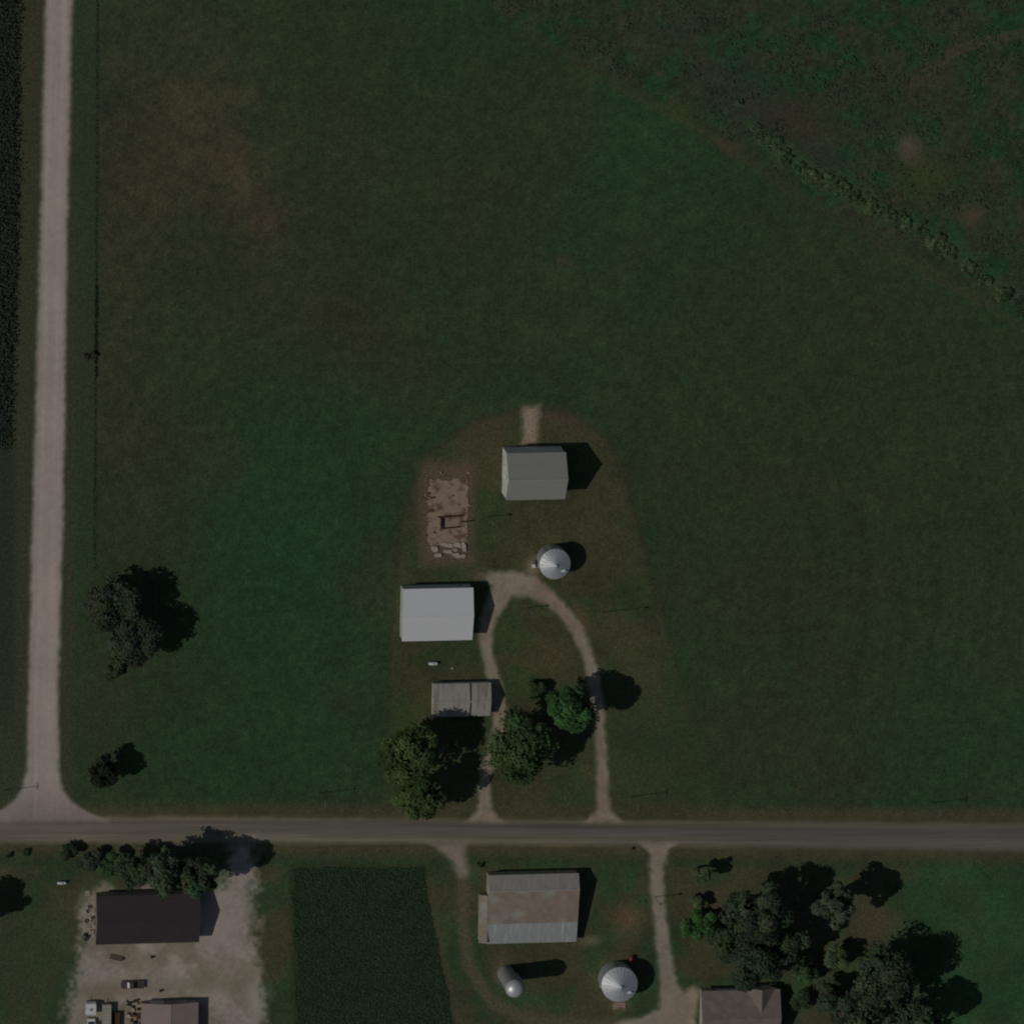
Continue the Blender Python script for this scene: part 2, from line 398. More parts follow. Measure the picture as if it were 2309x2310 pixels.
class MB:
    def __init__(s): s.v = []; s.f = []; s.smooth = []
    def add(s, vs, fs, sm=False):
        k = len(s.v); s.v += [tuple(p) for p in vs]; s.f += [tuple(i + k for i in f) for f in fs]; s.smooth += [sm] * len(fs)
        return s
    def box(s, x0, y0, z0, x1, y1, z1, rz=0, c=None, rx=0):
        p = [(x, y, z) for z in (z0, z1) for y in (y0, y1) for x in (x0, x1)]
        if rz or rx:
            c = c or ((x0 + x1) / 2, (y0 + y1) / 2, (z0 + z1) / 2)
            mt = Matrix.Translation(c) @ Matrix.Rotation(rz, 4, 'Z') @ Matrix.Rotation(rx, 4, 'X') @ Matrix.Translation([-q for q in c])
            p = [mt @ Vector(q) for q in p]
        return s.add(p, [(0, 2, 3, 1), (4, 5, 7, 6), (0, 1, 5, 4), (2, 6, 7, 3), (0, 4, 6, 2), (1, 3, 7, 5)])
    def prism(s, prof, a, b, axis='y'):
        """closed profile in the plane across the axis, extruded from a to b; axis y: (x,z), axis x: (y,z), axis z: (x,y)"""
        n = len(prof)
        def q(u, w, t): return {'y': (u, t, w), 'x': (t, u, w), 'z': (u, w, t)}[axis]
        vs = [q(u, w, a) for u, w in prof] + [q(u, w, b) for u, w in prof]
        fs = [tuple(range(n)), tuple(range(2 * n - 1, n - 1, -1))] + [(i, i + n, (i + 1) % n + n, (i + 1) % n) for i in range(n)]
        return s.add(vs, fs)
    def lathe(s, prof, seg=32, c=(0, 0, 0), axis='z', sm=True):
        """profile of (radius, height) spun about an axis"""
        vs = []; fs = []
        n = len(prof)
        for i in range(seg):
            a = 2 * math.pi * i / seg
            for r, h in prof:
                u, w = r * math.cos(a), r * math.sin(a)
                p = {'z': (u, w, h), 'x': (h, u, w), 'y': (u, h, w)}[axis]
                vs.append((p[0] + c[0], p[1] + c[1], p[2] + c[2]))
        for i in range(seg):
            j = (i + 1) % seg
            for k in range(n - 1):
                fs.append((i * n + k, j * n + k, j * n + k + 1, i * n + k + 1))
        return s.add(vs, fs, sm)
    def tube(s, a, b, r0, r1, seg=8, sm=True):
        a, b = Vector(a), Vector(b); d = (b - a).normalized()
        t = d.cross(Vector((0, 0, 1)) if abs(d.z) < 0.95 else Vector((1, 0, 0))).normalized(); w = d.cross(t)
        vs = []
        for p, r in ((a, r0), (b, r1)):
            vs += [p + (t * math.cos(2 * math.pi * i / seg) + w * math.sin(2 * math.pi * i / seg)) * r for i in range(seg)]
        fs = [(i, (i + 1) % seg, (i + 1) % seg + seg, i + seg) for i in range(seg)]
        s.add(vs, fs, sm)
        return s.add(vs, [tuple(range(seg))[::-1], tuple(range(seg, 2 * seg))])
    def build(s, name, mat, parent=None, loc=None, rz=0):
        me = bpy.data.meshes.new(name); me.from_pydata(s.v, [], s.f); me.update()
        import bmesh
        bm = bmesh.new(); bm.from_mesh(me); bmesh.ops.recalc_face_normals(bm, faces=bm.faces[:]); bm.to_mesh(me); bm.free()
        me.polygons.foreach_set("use_smooth", s.smooth)
        me.materials.append(M[mat] if isinstance(mat, str) else mat)
        o = bpy.data.objects.new(name, me); COL.objects.link(o)
        if parent: o.parent = parent
        if loc is not None: o.location = loc
        if rz: o.rotation_euler = (0, 0, rz)
        return o

def np_mesh(name, verts, faces, cols, mat, parent=None):
    """big mesh from numpy arrays with a point colour attribute"""
    me = bpy.data.meshes.new(name)
    nv, nf, k = len(verts), len(faces), faces.shape[1]
    me.vertices.add(nv); me.vertices.foreach_set("co", verts.astype(np.float32).ravel())
    me.loops.add(nf * k); me.loops.foreach_set("vertex_index", faces.astype(np.int32).ravel())
    me.polygons.add(nf); me.polygons.foreach_set("loop_start", np.arange(0, nf * k, k, dtype=np.int32))
    me.polygons.foreach_set("loop_total", np.full(nf, k, dtype=np.int32))
    me.update(calc_edges=True)
    at = me.color_attributes.new("Col", 'FLOAT_COLOR', 'POINT')
    c4 = np.ones((nv, 4), np.float32); c4[:, :3] = cols
    at.data.foreach_set("color", c4.ravel())
    me.materials.append(mat); me.validate()
    o = bpy.data.objects.new(name, me); COL.objects.link(o)
    if parent: o.parent = parent
    return o

# ------------------------------------------------------------------ the ground: one sheet to the horizon
def axis_coords():
    f = np.arange(-139, 139.01, 0.55)
    far = np.array([150, 175, 220, 300, 450, 800, 1500, 3000, 6000.0])
    return np.concatenate([-far[::-1], f, far])
gx = axis_coords(); gy = axis_coords()
GX, GY = np.meshgrid(gx, gy)
gpx, gpy = to_px(GX, GY)
gcol = lin(ground_rgb(gpx, gpy)) / EXPO
nx, ny = len(gx), len(gy)
vv = np.stack([GX.ravel(), GY.ravel(), np.zeros(nx * ny)], 1)
idx = np.arange(nx * ny).reshape(ny, nx)
ff = np.stack([idx[:-1, :-1], idx[:-1, 1:], idx[1:, 1:], idx[1:, :-1]], -1).reshape(-1, 4)
g = np_mesh("ground", vv, ff, gcol.reshape(-1, 3), M["grass"])
tag(g, kind="structure")

def road_d(px, py):
    hw = np.interp(px, [-100, 150, 900, 1600, 2309], [32, 30, 30, 31, 33])
    return dline(px, py, ROADC) - hw
def road_col(px, py):
    yc = np.interp(px, [q[0] for q in ROADC], [q[1] for q in ROADC])
    v = py - yc
    prof = np.array([(-34, 66, 62, 48), (-26, 72, 67, 53), (-20, 66, 62, 53), (-14, 60, 56, 52), (-4, 66, 62, 58), (4, 66, 63, 57), (11, 72, 68, 59), (20, 78, 73, 62), (28, 72, 68, 54), (36, 60, 57, 43)], float)
    c = np.stack([np.interp(v, prof[:, 0], prof[:, i]) for i in (1, 2, 3)], -1)
    w = sst(1000, 50, px)[..., None] * 0.6
    c = c * (1 - w) + np.array((82, 76, 66)) * w
    e = sst(1300, 1900, px)[..., None] * 0.45
    c = c * (1 - e) + np.array((60, 56, 52)) * e
    c = c * (1 + 0.16 * (vn(v / 3.2 + px / 900, px / 420, 17) - 0.5) + 0.12 * (vn(v / 6.5, px / 160, 19) - 0.5) + 0.06 * (fbm(px / 40, v / 10, 21, 3) - 0.5))[..., None]
    return c
def under_rgb(px, py):
    m = sst(6, -5, road_d(px, py))[..., None]
    return ground_rgb(px, py) * (1 - m) + road_col(px, py) * m

def sheet(name, box, dist, colour, mat, z, step=0.4, soft=(4, -5), jag=6.0, label=None):
    """a sheet on the ground where dist(px,py) < 0, frayed into the ground's own colours along its edge"""
    x0, y0, x1, y1 = box
    qs = [P(u, w) for u in (x0, x1) for w in (y0, y1)]
    xs = np.arange(min(q.x for q in qs), max(q.x for q in qs), step); ys = np.arange(min(q.y for q in qs), max(q.y for q in qs), step)
    X, Y = np.meshgrid(xs, ys)
    px, py = to_px(X, Y)
    d = dist(px, py) + jag * (fbm(px / 9, py / 9, 101, 3) - 0.5) * 2 * 0.6 + jag * (fbm(px / 40, py / 40, 105, 2) - 0.5)
    m = sst(soft[0], soft[1], d)
    c = (ground_rgb if name == 'road' else under_rgb)(px, py) * (1 - m[..., None]) + colour(px, py) * m[..., None]
    keep = m > 0.02
    id_ = np.arange(X.size).reshape(X.shape)
    cell = keep[:-1, :-1] | keep[1:, :-1] | keep[:-1, 1:] | keep[1:, 1:]
    f = np.stack([id_[:-1, :-1], id_[:-1, 1:], id_[1:, 1:], id_[1:, :-1]], -1)[cell]
    used = np.unique(f); remap = np.full(X.size, -1); remap[used] = np.arange(len(used))
    v = np.stack([X.ravel(), Y.ravel(), np.full(X.size, z)], 1)[used]
    o = np_mesh(name, v, remap[f], (lin(np.clip(c, 4, 250)) / EXPO).reshape(-1, 3)[used], M[mat])
    return tag(o, kind="structure")

def flat(col, var=0.10, s=30, seed=5, col2=None, k2=0.5):
    def fn(px, py):
        n = fbm(px / s, py / s, seed, 4)
        c = np.zeros(np.shape(px) + (3,)); c[:] = col
        if col2 is not None:
            g = (sst(0.45, 0.62, fbm(px / (s * 1.6), py / (s * 1.6), seed + 50, 3)) * k2)[..., None]
            c = c * (1 - g) + np.array(col2, float) * g
        return c * (1 + var * 2 * (n - 0.5) + var * (vn(px / 5, py / 5, seed + 9) - 0.5))[..., None]
    return fn

# gravel side road on the west
GRV = [(140, -320, 30), (134, -40, 30), (122, 500, 30), (112, 1000, 33), (105, 1300, 34), (98, 1600, 33), (97, 1740, 36), (97, 1800, 38)]
def flare(px, py, cx, ys, hw):
    """distance from a mouth that widens along the photo's vertical"""
    d = np.abs(px - cx) - np.interp(py, ys, hw)
    return np.maximum(d, np.maximum(ys[0] - py, py - ys[-1]))
def grv_d(px, py):
    d = np.maximum(dline(px, py, GRV), py - 1800)
    return np.minimum(d, flare(px, py, 97, [1740, 1782, 1809, 1824, 1838, 1852], [37, 46, 68, 88, 116, 150]))
def grv_col(px, py):
    base = flat((111, 104, 95), 0.05, 60, 7, (114, 103, 95), 0.7)(px, py)
    cxl = np.interp(py, [q[1] for q in GRV], [q[0] for q in GRV])
    u = px - cxl
    tracks = np.exp(-((np.abs(u + 2) - 15) / 5.5) ** 2) * 0.05 - np.exp(-((u + 24) / 7) ** 2) * 0.04
    base = base * (1 - 0.16 * sst(1740, 1850, py))[..., None]
    return base * (1 + tracks + 0.05 * (vn(u / 3.5, py / 260, 13) - 0.5))[..., None]
sheet("gravel_road", (-60, -330, 280, 1862), grv_d, grv_col, "gravel", 0.009, 0.45, soft=(8, -7), jag=5)

sheet("road", (-390, 1825, 2790, 1950), road_d, road_col, "asphalt", 0.004, 0.4, soft=(7, -7), jag=5)

DRV = [[(1093, 1830, 14), (1092, 1800, 14), (1096, 1740, 13), (1112, 1690, 14), (1128, 1640, 16), (1124, 1580, 15), (1112, 1525, 14), (1098, 1470, 15), (1093, 1425, 16), (1104, 1385, 18), (1130, 1340, 26)],
       [(1110, 1305, 14), (1150, 1318, 30), (1195, 1322, 24), (1236, 1346, 18), (1275, 1384, 15), (1302, 1424, 14), (1322, 1468, 13), (1337, 1520, 13), (1347, 1590, 13), (1354, 1660, 12), (1358, 1720, 12), (1359, 1800, 13), (1361, 1830, 13)]]
def drv_d(px, py):
    d = np.minimum(dline(px, py, DRV[0]), dline(px, py, DRV[1]))
    for cx in (1093, 1361): d = np.minimum(d, flare(px, py, cx, [1806, 1826, 1840, 1854], [13, 18, 28, 42]))
    return d
def drv_col(px, py):
    c = flat((95, 88, 76), 0.10, 24, 27, (94, 81, 70), 0.8)(px, py)
    ctr = np.minimum(dline(px, py, [q[:2] for q in DRV[0]]), dline(px, py, [q[:2] for q in DRV[1]]))
    g = (np.exp(-(ctr / 3.5) ** 2) * 0.35 * sst(1480, 1560, py))[..., None]
    return c * (1 - g) + np.array((80, 74, 60)) * g
sheet("driveway", (1040, 1250, 1430, 1860), drv_d, drv_col, "gravel", 0.009, 0.3, soft=(8, -8), jag=7)
SD1 = [(1030, 1930, 17), (1034, 1940, 17), (1042, 1965, 14)]
sheet("driveway", (940, 1880, 1080, 2000), lambda x, y: np.minimum(dline(x, y, SD1), flare(x, y, np.interp(y, [1900, 1940], [1010, 1032]), [1900, 1912, 1940], [46, 34, 17])), flat((90, 82, 72), 0.08, 24, 29), "gravel", 0.0085, 0.3, soft=(12, -12), jag=8)
SD2 = [[(1483, 1920, 15), (1479, 1950, 16), (1482, 2000, 15), (1490, 2080, 15), (1500, 2160, 16), (1508, 2220, 19), (1520, 2270, 34), (1530, 2340, 48)],
       [(1400, 2330, 22), (1480, 2310, 26), (1545, 2280, 26), (1562, 2240, 14)]]
sheet("driveway", (1360, 1885, 1620, 2345), lambda x, y: np.minimum(np.minimum(dline(x, y, SD2[0]), dline(x, y, SD2[1])), flare(x, y, 1485, [1902, 1914, 1930, 1946], [42, 27, 19, 16])),
      flat((94, 88, 77), 0.09, 30, 33, (95, 84, 73), 0.6), "gravel", 0.0085, 0.3, soft=(8, -8), jag=8)
GY_ = [(512, 1890), (574, 1890), (578, 1960), (580, 2060), (584, 2140), (598, 2200), (606, 2345), (150, 2345), (152, 2240), (172, 2180), (178, 2130), (186, 2004), (230, 2000), (470, 2010), (500, 1985), (512, 1960)]
def gyd(px, py): return dpoly(px, py, GY_)
def gy_col(px, py):
    c = flat((102, 95, 86), 0.14, 36, 43, (86, 80, 68), 0.85)(px, py)
    for (a, b, rx, ry, col, k) in [(260, 2235, 90, 14, (86, 76, 64), .7), (450, 2222, 90, 16, (82, 80, 66), .7), (600, 2230, 30, 60, (88, 86, 70), .8), (500, 2080, 40, 60, (116, 106, 98), .6), (200, 2290, 30, 60, (78, 72, 60), .7), (580, 2260, 26, 50, (116, 110, 102), .6)]:
        g = (ell(px, py, a, b, rx, ry) * k)[..., None]; c = c * (1 - g) + np.array(col, float) * g
    return c
sheet("gravel_yard", (120, 1880, 640, 2345), gyd, gy_col, "gravel", 0.0085, 0.4, soft=(16, -22), jag=30)

# ------------------------------------------------------------------ leaves
def leaf_quads(cent, nrm, size, rng, asp=0.8):
    n = len(cent)
    nrm = nrm / np.linalg.norm(nrm, axis=1, keepdims=True)
    t = rng.normal(size=(n, 3)); t -= (t * nrm).sum(1, keepdims=True) * nrm; t /= np.linalg.norm(t, axis=1, keepdims=True)
    b = np.cross(nrm, t)
    s = size[:, None]
    v = np.stack([cent + t * s, cent + b * s * asp, cent - t * s, cent - b * s * asp], 1).reshape(-1, 3)
    return v, np.arange(4 * n).reshape(n, 4)

def crown_arrays(rx, ry, rz, nl, leaf, nleaf, rgb, rng, spread=0.25, lobe=(0.26, 0.42), gap=0.40, bright=0.35):
    """leaves on the shells of many lobes spread through an ellipsoid; returns arrays around the crown's centre"""
    cs = []; rs = []
    tries = 0
    while len(cs) < nl and tries < 4000:
        tries += 1
        d = rng.normal(size=3); d /= np.linalg.norm(d)
        if d[2] < -0.55: continue
        k = rng.uniform(0.35, 0.80)
        c = d * k * (1 + spread * (rng.random() - 0.5))
        r = rng.uniform(*lobe)
        if any(np.linalg.norm(c - q) < 0.55 * min(r, w) for q, w in zip(cs, rs)): continue
        cs.append(c); rs.append(r)
    cs = np.array(cs); rs = np.array(rs)
    sc = np.array((rx, ry, rz))
    pr = rs ** 2 / (rs ** 2).sum()
    which = rng.choice(len(cs), nleaf, p=pr)
    d = rng.normal(size=(nleaf, 3)); d /= np.linalg.norm(d, axis=1, keepdims=True)
    d[:, 2] = np.where(d[:, 2] < -0.3, -d[:, 2], d[:, 2])
    q = cs[which] + d * (rs[which] * rng.uniform(0.55, 1.08, nleaf))[:, None]
    # gaps: a blobby field in crown space eats leaves away
    f = fbm(q[:, 0] * 4.2 + q[:, 2] * 2.3, q[:, 1] * 4.2 - q[:, 2] * 1.9, int(rng.integers(1, 9999)), 3)
    ok = f > gap - 0.12 + 0.12 * rng.random(nleaf)
    q, d, which = q[ok], d[ok], which[ok]
    p = q * sc
    size = leaf * rng.uniform(0.6, 1.3, len(p))
    v, fc = leaf_quads(p, d + rng.normal(size=d.shape) * 0.42 + np.array((0, 0, 0.35)), size, rng)
    lb = 1 + bright * (rng.random(len(cs)) - 0.5) * 2
    hue = rng.normal(size=(len(cs), 3)) * 0.06
    k = (lb[which] * rng.uniform(0.85, 1.15, len(p)))[:, None] * (1 + hue[which])
    cols = np.clip(np.array(rgb) * np.array((1.78, 1.78, 1.50)) * k, 0.01, 0.5)
    return v, fc, np.repeat(cols, 4, axis=0), cs * sc

def tree(label, cxp, cyp, rpx, hc, rz, rgb, seed, name="leafy_tree", cat="tree", group=None, nl=26, leaf=0.42, dens=1.0, rpy=None, gap=0.40, lobe=(0.26, 0.42), bright=0.35):
    rng = np.random.default_rng(seed)
    rx = rpx * PXM; ry = (rpy or rpx) * PXM
    b = P(cxp, cyp, hc); base = Vector((b.x, b.y, 0))
    root = empty(name, base, 0, label, cat, group)
    area = 4 * math.pi * ((rx * ry) ** 1.6 + (rx * rz) ** 1.6 * 2) ** (1 / 1.6) / 3 ** (1 / 1.6) 
    n = int(dens * 2.5 * area / (leaf * leaf))
    v, f, c, lobes = crown_arrays(rx, ry, rz, nl, leaf, n, rgb, rng, gap=gap, lobe=lobe, bright=bright)
    v[:, 2] = np.maximum(v[:, 2] + hc, 0.05)
    np_mesh("crown", v, f, c, M["leaf"], root)
    t = MB()
    r0 = max(0.07, 0.045 * (hc + rz)); top = max(0.5, hc + rz * 0.35)
    pts = [Vector((0, 0, -0.15))]
    for k in range(1, 5):
        pts.append(Vector((rng.normal() * 0.06 * rx, rng.normal() * 0.06 * ry, top * k / 4)))
    for k in range(4):
        t.tube(pts[k], pts[k + 1], r0 * (1 - 0.22 * k), r0 * (1 - 0.22 * (k + 1)), 9)
    for i, l in enumerate(lobes[:16]):
        s = pts[1 + i % 3]; e = Vector(l) + Vector((0, 0, hc))
        mid_ = (s + e) / 2 + Vector((0, 0, 0.12 * rz))
        t.tube(s, mid_, r0 * 0.36, r0 * 0.2, 6); t.tube(mid_, e, r0 * 0.2, r0 * 0.06, 6)
    t.build("trunk", "bark", root)
    return root

G1 = (0.062, 0.092, 0.038); G2 = (0.056, 0.090, 0.040); GB = (0.052, 0.115, 0.048); GG = (0.046, 0.062, 0.042); GD = (0.018, 0.022, 0.018); GP = (0.080, 0.110, 0.060)

# northern farmyard
tree("wide tree west of the driveway mouth, its shadow reaching the small grey shed", 922, 1697, 74, 13, 6.5, G1, 11, nl=34, gap=0.43)
tree("tree whose crown hangs over the north edge of the paved road", 950, 1796, 60, 12, 6.0, G1, 12, nl=28, gap=0.43)
tree("broad tree standing inside the driveway loop", 1170, 1686, 82, 13, 6.5, G2, 13, nl=38, gap=0.40)
tree("bright green tall tree on the east arm of the driveway loop", 1288, 1598, 50, 12.5, 7.0, GB, 14, rpy=54, nl=30, gap=0.38)
tree("small dark bush west of the bright green tall tree", 1217, 1556, 26, 2.0, 1.9, (0.04, 0.07, 0.035), 15, name="bush", cat="bush", nl=10, leaf=0.3)
# west side by the gravel road
tree("grey green tree beside the gravel road, northern of the pair on the field edge", 258, 1368, 64, 9.5, 4.8, GG, 21, nl=28, gap=0.42)
tree("grey green tree beside the gravel road, southern of the pair on the field edge", 298, 1444, 64, 9, 4.8, GG, 22, nl=28, gap=0.42)
tree("low shrub in the grass south of the grey green tree pair", 256, 1508, 30, 1.3, 1.2, (0.045, 0.07, 0.036), 23, name="shrub", cat="shrub", nl=9, leaf=0.28, gap=0.5)
tree("very dark leaved small tree at the crossroads corner of the field", 234, 1738, 39, 7, 4, GD, 24, nl=20, gap=0.44)
tree("shrub on the verge of the gravel road, north of the trees", 197, 806, 10, 0.8, 0.8, (0.07, 0.072, 0.045), 25, name="shrub", cat="shrub", nl=7, leaf=0.22)
tree("dark shrub on the field edge line beside the gravel road", 212, 798, 9, 0.8, 0.8, (0.045, 0.056, 0.034), 26, name="shrub", cat="shrub", nl=7, leaf=0.22)
# tree row by the south-west house
tree("tall tree in the row north of the dark brown building, western of its two tallest", 370, 1966, 47, 13, 7.5, (0.052, 0.075, 0.050), 31, rpy=56, nl=30, gap=0.43)
tree("tall tree in the row north of the dark brown building, easternmost beside the gravel lane", 442, 1972, 46, 14, 7.5, (0.052, 0.075, 0.050), 32, rpy=50, nl=28, gap=0.43)
tree("smaller tree in the row north of the dark brown building, next to the bushes", 298, 1962, 44, 9.5, 4.5, (0.045, 0.075, 0.042), 33, nl=20, gap=0.42)
tree("bright green bush at the west end of the tree row by the paved road", 246, 1952, 33, 3.2, 2.8, (0.046, 0.092, 0.042), 34, name="bush", cat="bush", nl=12, leaf=0.32)
tree("grey green bush beside the bright green one at the tree row's west end", 204, 1944, 32, 3, 2.6, (0.05, 0.068, 0.05), 35, name="bush", cat="bush", nl=12, leaf=0.32)
tree("dark bush farthest west of the tree row by the paved road", 158, 1926, 24, 2.4, 2.2, (0.035, 0.06, 0.032), 36, name="bush", cat="bush", nl=10, leaf=0.3)
tree("tiny shrub in the ditch grass south of the crossroads, western one", 18, 1930, 9, 0.9, 0.9, (0.04, 0.062, 0.035), 37, name="shrub", cat="shrub", nl=6, leaf=0.2)
tree("tiny shrub in the ditch grass south of the crossroads, eastern one", 58, 1922, 10, 0.9, 0.9, (0.042, 0.07, 0.035), 38, name="shrub", cat="shrub", nl=6, leaf=0.2)
tree("tree at the west edge of the picture whose shadow falls beside the propane tank", -62, 2058, 48, 11, 5.5, G1, 39, nl=22)
# south-east grove
tree("bright green bush beside the southern driveway", 1575, 2090, 40, 2.8, 2.5, (0.055, 0.125, 0.045), 41, name="bush", cat="bush", nl=14, leaf=0.32)
tree("pale sparse young tree nearest the paved road in the south east grove", 1582, 1972, 22, 6.0, 3.2, GP, 42, nl=13, gap=0.50, leaf=0.34)
tree("pale bush between the bright green bush and the sparse young tree", 1576, 2030, 22, 2.2, 2.0, GP, 43, name="bush", cat="bush", nl=10, leaf=0.3, gap=0.47)
tree("largest dark tree of the south east grove, north of the house", 1702, 2072, 88, 15, 7, (0.048, 0.066, 0.044), 44, nl=40, gap=0.44, bright=0.5, lobe=(0.18, 0.30))
tree("dark tree directly behind the house roof", 1702, 2172, 70, 13, 5.0, (0.042, 0.066, 0.044), 45, nl=28, gap=0.43)
tree("dark tree filling the grove's west side above the house roof's left half", 1642, 2128, 50, 9.5, 5.5, (0.046, 0.070, 0.044), 54, nl=24, gap=0.42)
tree("dark tree on the grove's inner side, east of the one behind the house roof", 1770, 2128, 52, 10, 5.5, (0.044, 0.066, 0.044), 55, nl=24, gap=0.42)
tree("dark green tree between the house's east wall and the bottom right trees", 1862, 2248, 40, 7, 4.0, (0.046, 0.072, 0.044), 56, nl=20, gap=0.43)
tree("grey green ragged tree alone on the east side of the grove", 1888, 2044, 54, 14, 6, (0.066, 0.088, 0.060), 46, nl=22, gap=0.46, lobe=(0.2, 0.34))
tree("tall tree in the south east corner, northern of the large ones", 1996, 2200, 76, 12, 6.5, (0.050, 0.074, 0.046), 47, nl=34, gap=0.43)
tree("tree cut by the bottom edge, west of the tall corner tree", 1938, 2288, 64, 9, 5.0, (0.050, 0.072, 0.046), 48, nl=26, gap=0.45)
tree("tree cut by the bottom edge, easternmost of the grove", 2056, 2298, 66, 12, 6.0, (0.044, 0.068, 0.044), 49, nl=26, gap=0.43)
tree("small pale crowned tree between the dark trees of the grove", 1886, 2160, 34, 5.5, 2.8, GP, 50, nl=12, gap=0.44, leaf=0.34)
tree("light green bush on the lawn east of the house", 1818, 2192, 34, 4, 2.6, (0.056, 0.098, 0.05), 51, name="bush", cat="bush", nl=12, leaf=0.32)
tree("bush on the lawn by the house's east wall", 1806, 2256, 30, 2.2, 1.9, (0.044, 0.07, 0.04), 52, name="bush", cat="bush", nl=10, leaf=0.3, gap=0.47)
tree("small dark shrub by the north west corner of the rusty roofed barn", 1083, 1950, 7, 0.7, 0.7, (0.035, 0.045, 0.028), 53, name="shrub", cat="shrub", nl=6, leaf=0.2)
# bushes on the field edge in the north east
for i, (x, y, r, lab) in enumerate([
        (1738, 318, 28, "bush on the field edge at the end of the grey wet hollow"),
        (1770, 354, 22, "bush on the field edge just below the one at the wet hollow"),
        (1834, 394, 27, "pale round bush west half of the clump on the field edge"),
        (1874, 408, 33, "pale round bush east half of the clump on the field edge, the largest there"),
        (1920, 446, 22, "low bush on the field edge next east of the pale clump"),
        (1960, 468, 20, "low bush on the field edge, second east of the pale clump"),
        (2016, 488, 25, "bush on the field edge south of the pink bare spot"),
        (2070, 514, 22, "bush on the field edge south east of the pink bare spot"),
        (2110, 546, 26, "bush on the field edge between the bare spots' meadow and the field"),
        (1662, 232, 14, "bush among dark weeds on the west bank of the wet hollow"),
        (2262, 662, 26, "bush on the field edge near the right edge of the picture")]):
    tree(lab, x, y, r, 0.35, 0.42, [(0.080, 0.130, 0.070), (0.074, 0.120, 0.064), (0.098, 0.140, 0.080)][i % 3], 60 + i, name="bush", cat="bush",
         group="bushes along the field edge", nl=13, leaf=0.30, gap=0.44, bright=0.2, lobe=(0.2, 0.42), rpy=r * (0.6 + 0.25 * (i % 3)))

for i, (x, y, r) in enumerate([(1706, 288, 20), (1803, 374, 18), (1900, 430, 20), (1990, 478, 18), (2140, 570, 22), (2182, 602, 20), (2224, 634, 22), (1940, 458, 16), (2044, 502, 18)]):
    tree("small pale bush filling a gap in the brush strip along the field edge", x, y, r, 0.3, 0.36, (0.086, 0.130, 0.072), 80 + i, name="bush", cat="bush",
         group="small bushes in the brush strip", nl=13, leaf=0.30, gap=0.44, bright=0.2, lobe=(0.2, 0.42), rpy=r * (0.6 + 0.25 * (i % 3)))

# ------------------------------------------------------------------ stuff: weeds, maize and bean rows
def stuff(name, cent, h, nb, leaf, rgbs, seed, label, cat, up=0.2):
    rng = np.random.default_rng(seed)
    n = len(cent)
    c = np.repeat(cent, nb, axis=0)
    hh = np.repeat(h, nb) * rng.uniform(0.15, 1.0, n * nb)
    off = rng.normal(size=(n * nb, 2)) * np.repeat(h, nb)[:, None] * 0.35
    p = np.column_stack([c[:, 0] + off[:, 0], c[:, 1] + off[:, 1], np.maximum(hh, 0.06)])
    nr = rng.normal(size=(n * nb, 3)) * 0.6 + np.array((0, 0, up + 0.5))
    v, f = leaf_quads(p, nr, leaf * rng.uniform(0.6, 1.3, n * nb), rng, 0.6)
    v[:, 2] = np.maximum(v[:, 2], 0.03)
    col = np.repeat(np.repeat(rgbs, nb, axis=0) * rng.uniform(0.7, 1.3, (n * nb, 1)), 4, axis=0)
    o = np_mesh(name, v, f, col, M["leaf"])
    return tag(o, label, cat, kind="stuff")

rng = np.random.default_rng(5)
q = rng.uniform((1080, -20), (2330, 760), (60000, 2))
db = dpoly(q[:, 0], q[:, 1], BOUND + [(2330, -400), (1080, -400)])
den = fbm(q[:, 0] / 50, q[:, 1] / 50, 53, 4) + 0.25 * (fbm(q[:, 0] / 13, q[:, 1] / 13, 54, 2) - 0.5)
bare = ell(q[:, 0], q[:, 1], 2055, 342, 30, 42, -18) + ell(q[:, 0], q[:, 1], 2192, 488, 34, 26)
dsc = dline(q[:, 0], q[:, 1], [(1690, 285), (1760, 335), (1860, 402), (1960, 462), (2070, 515), (2170, 590), (2330, 700)])
ok = (db < -8) & (rng.random(len(q)) < sst(0.43, 0.62, den) * 0.2 + 0.5 * sst(34, 8, dsc) * sst(0.4, 0.55, den)) & (bare < 0.3)
q = q[ok]
pos = np.array([P(a, b)[:2] for a, b in q])
t = rng.random((len(q), 1))
rg = np.array((0.072, 0.135, 0.066)) * t + np.array((0.115, 0.130, 0.07)) * (1 - t)
stuff("weeds", pos, rng.uniform(0.15, 0.55, len(q)), 6, 0.26, rg, 3, "rough tall weeds over the meadow beyond the field edge", "weeds", up=1.2)
# tall grass on the field edge line beside the gravel road
ys = rng.uniform(-10, 1290, 320)
ys = np.concatenate([ys, rng.uniform(640, 850, 130)])
xs = 221 - ys / 1200 * 7 + rng.normal(size=len(ys)) * 1.2
pos = np.array([P(a, b)[:2] for a, b in zip(xs, ys)])
hh = np.where((ys > 640) & (ys < 850), rng.uniform(0.25, 0.6, len(ys)), rng.uniform(0.06, 0.18, len(ys)))
stuff("tall_grass", pos, hh, 6, 0.17, np.tile((0.050, 0.068, 0.038), (len(ys), 1)), 4, "strip of unmown grass along the field edge by the gravel road", "grass")
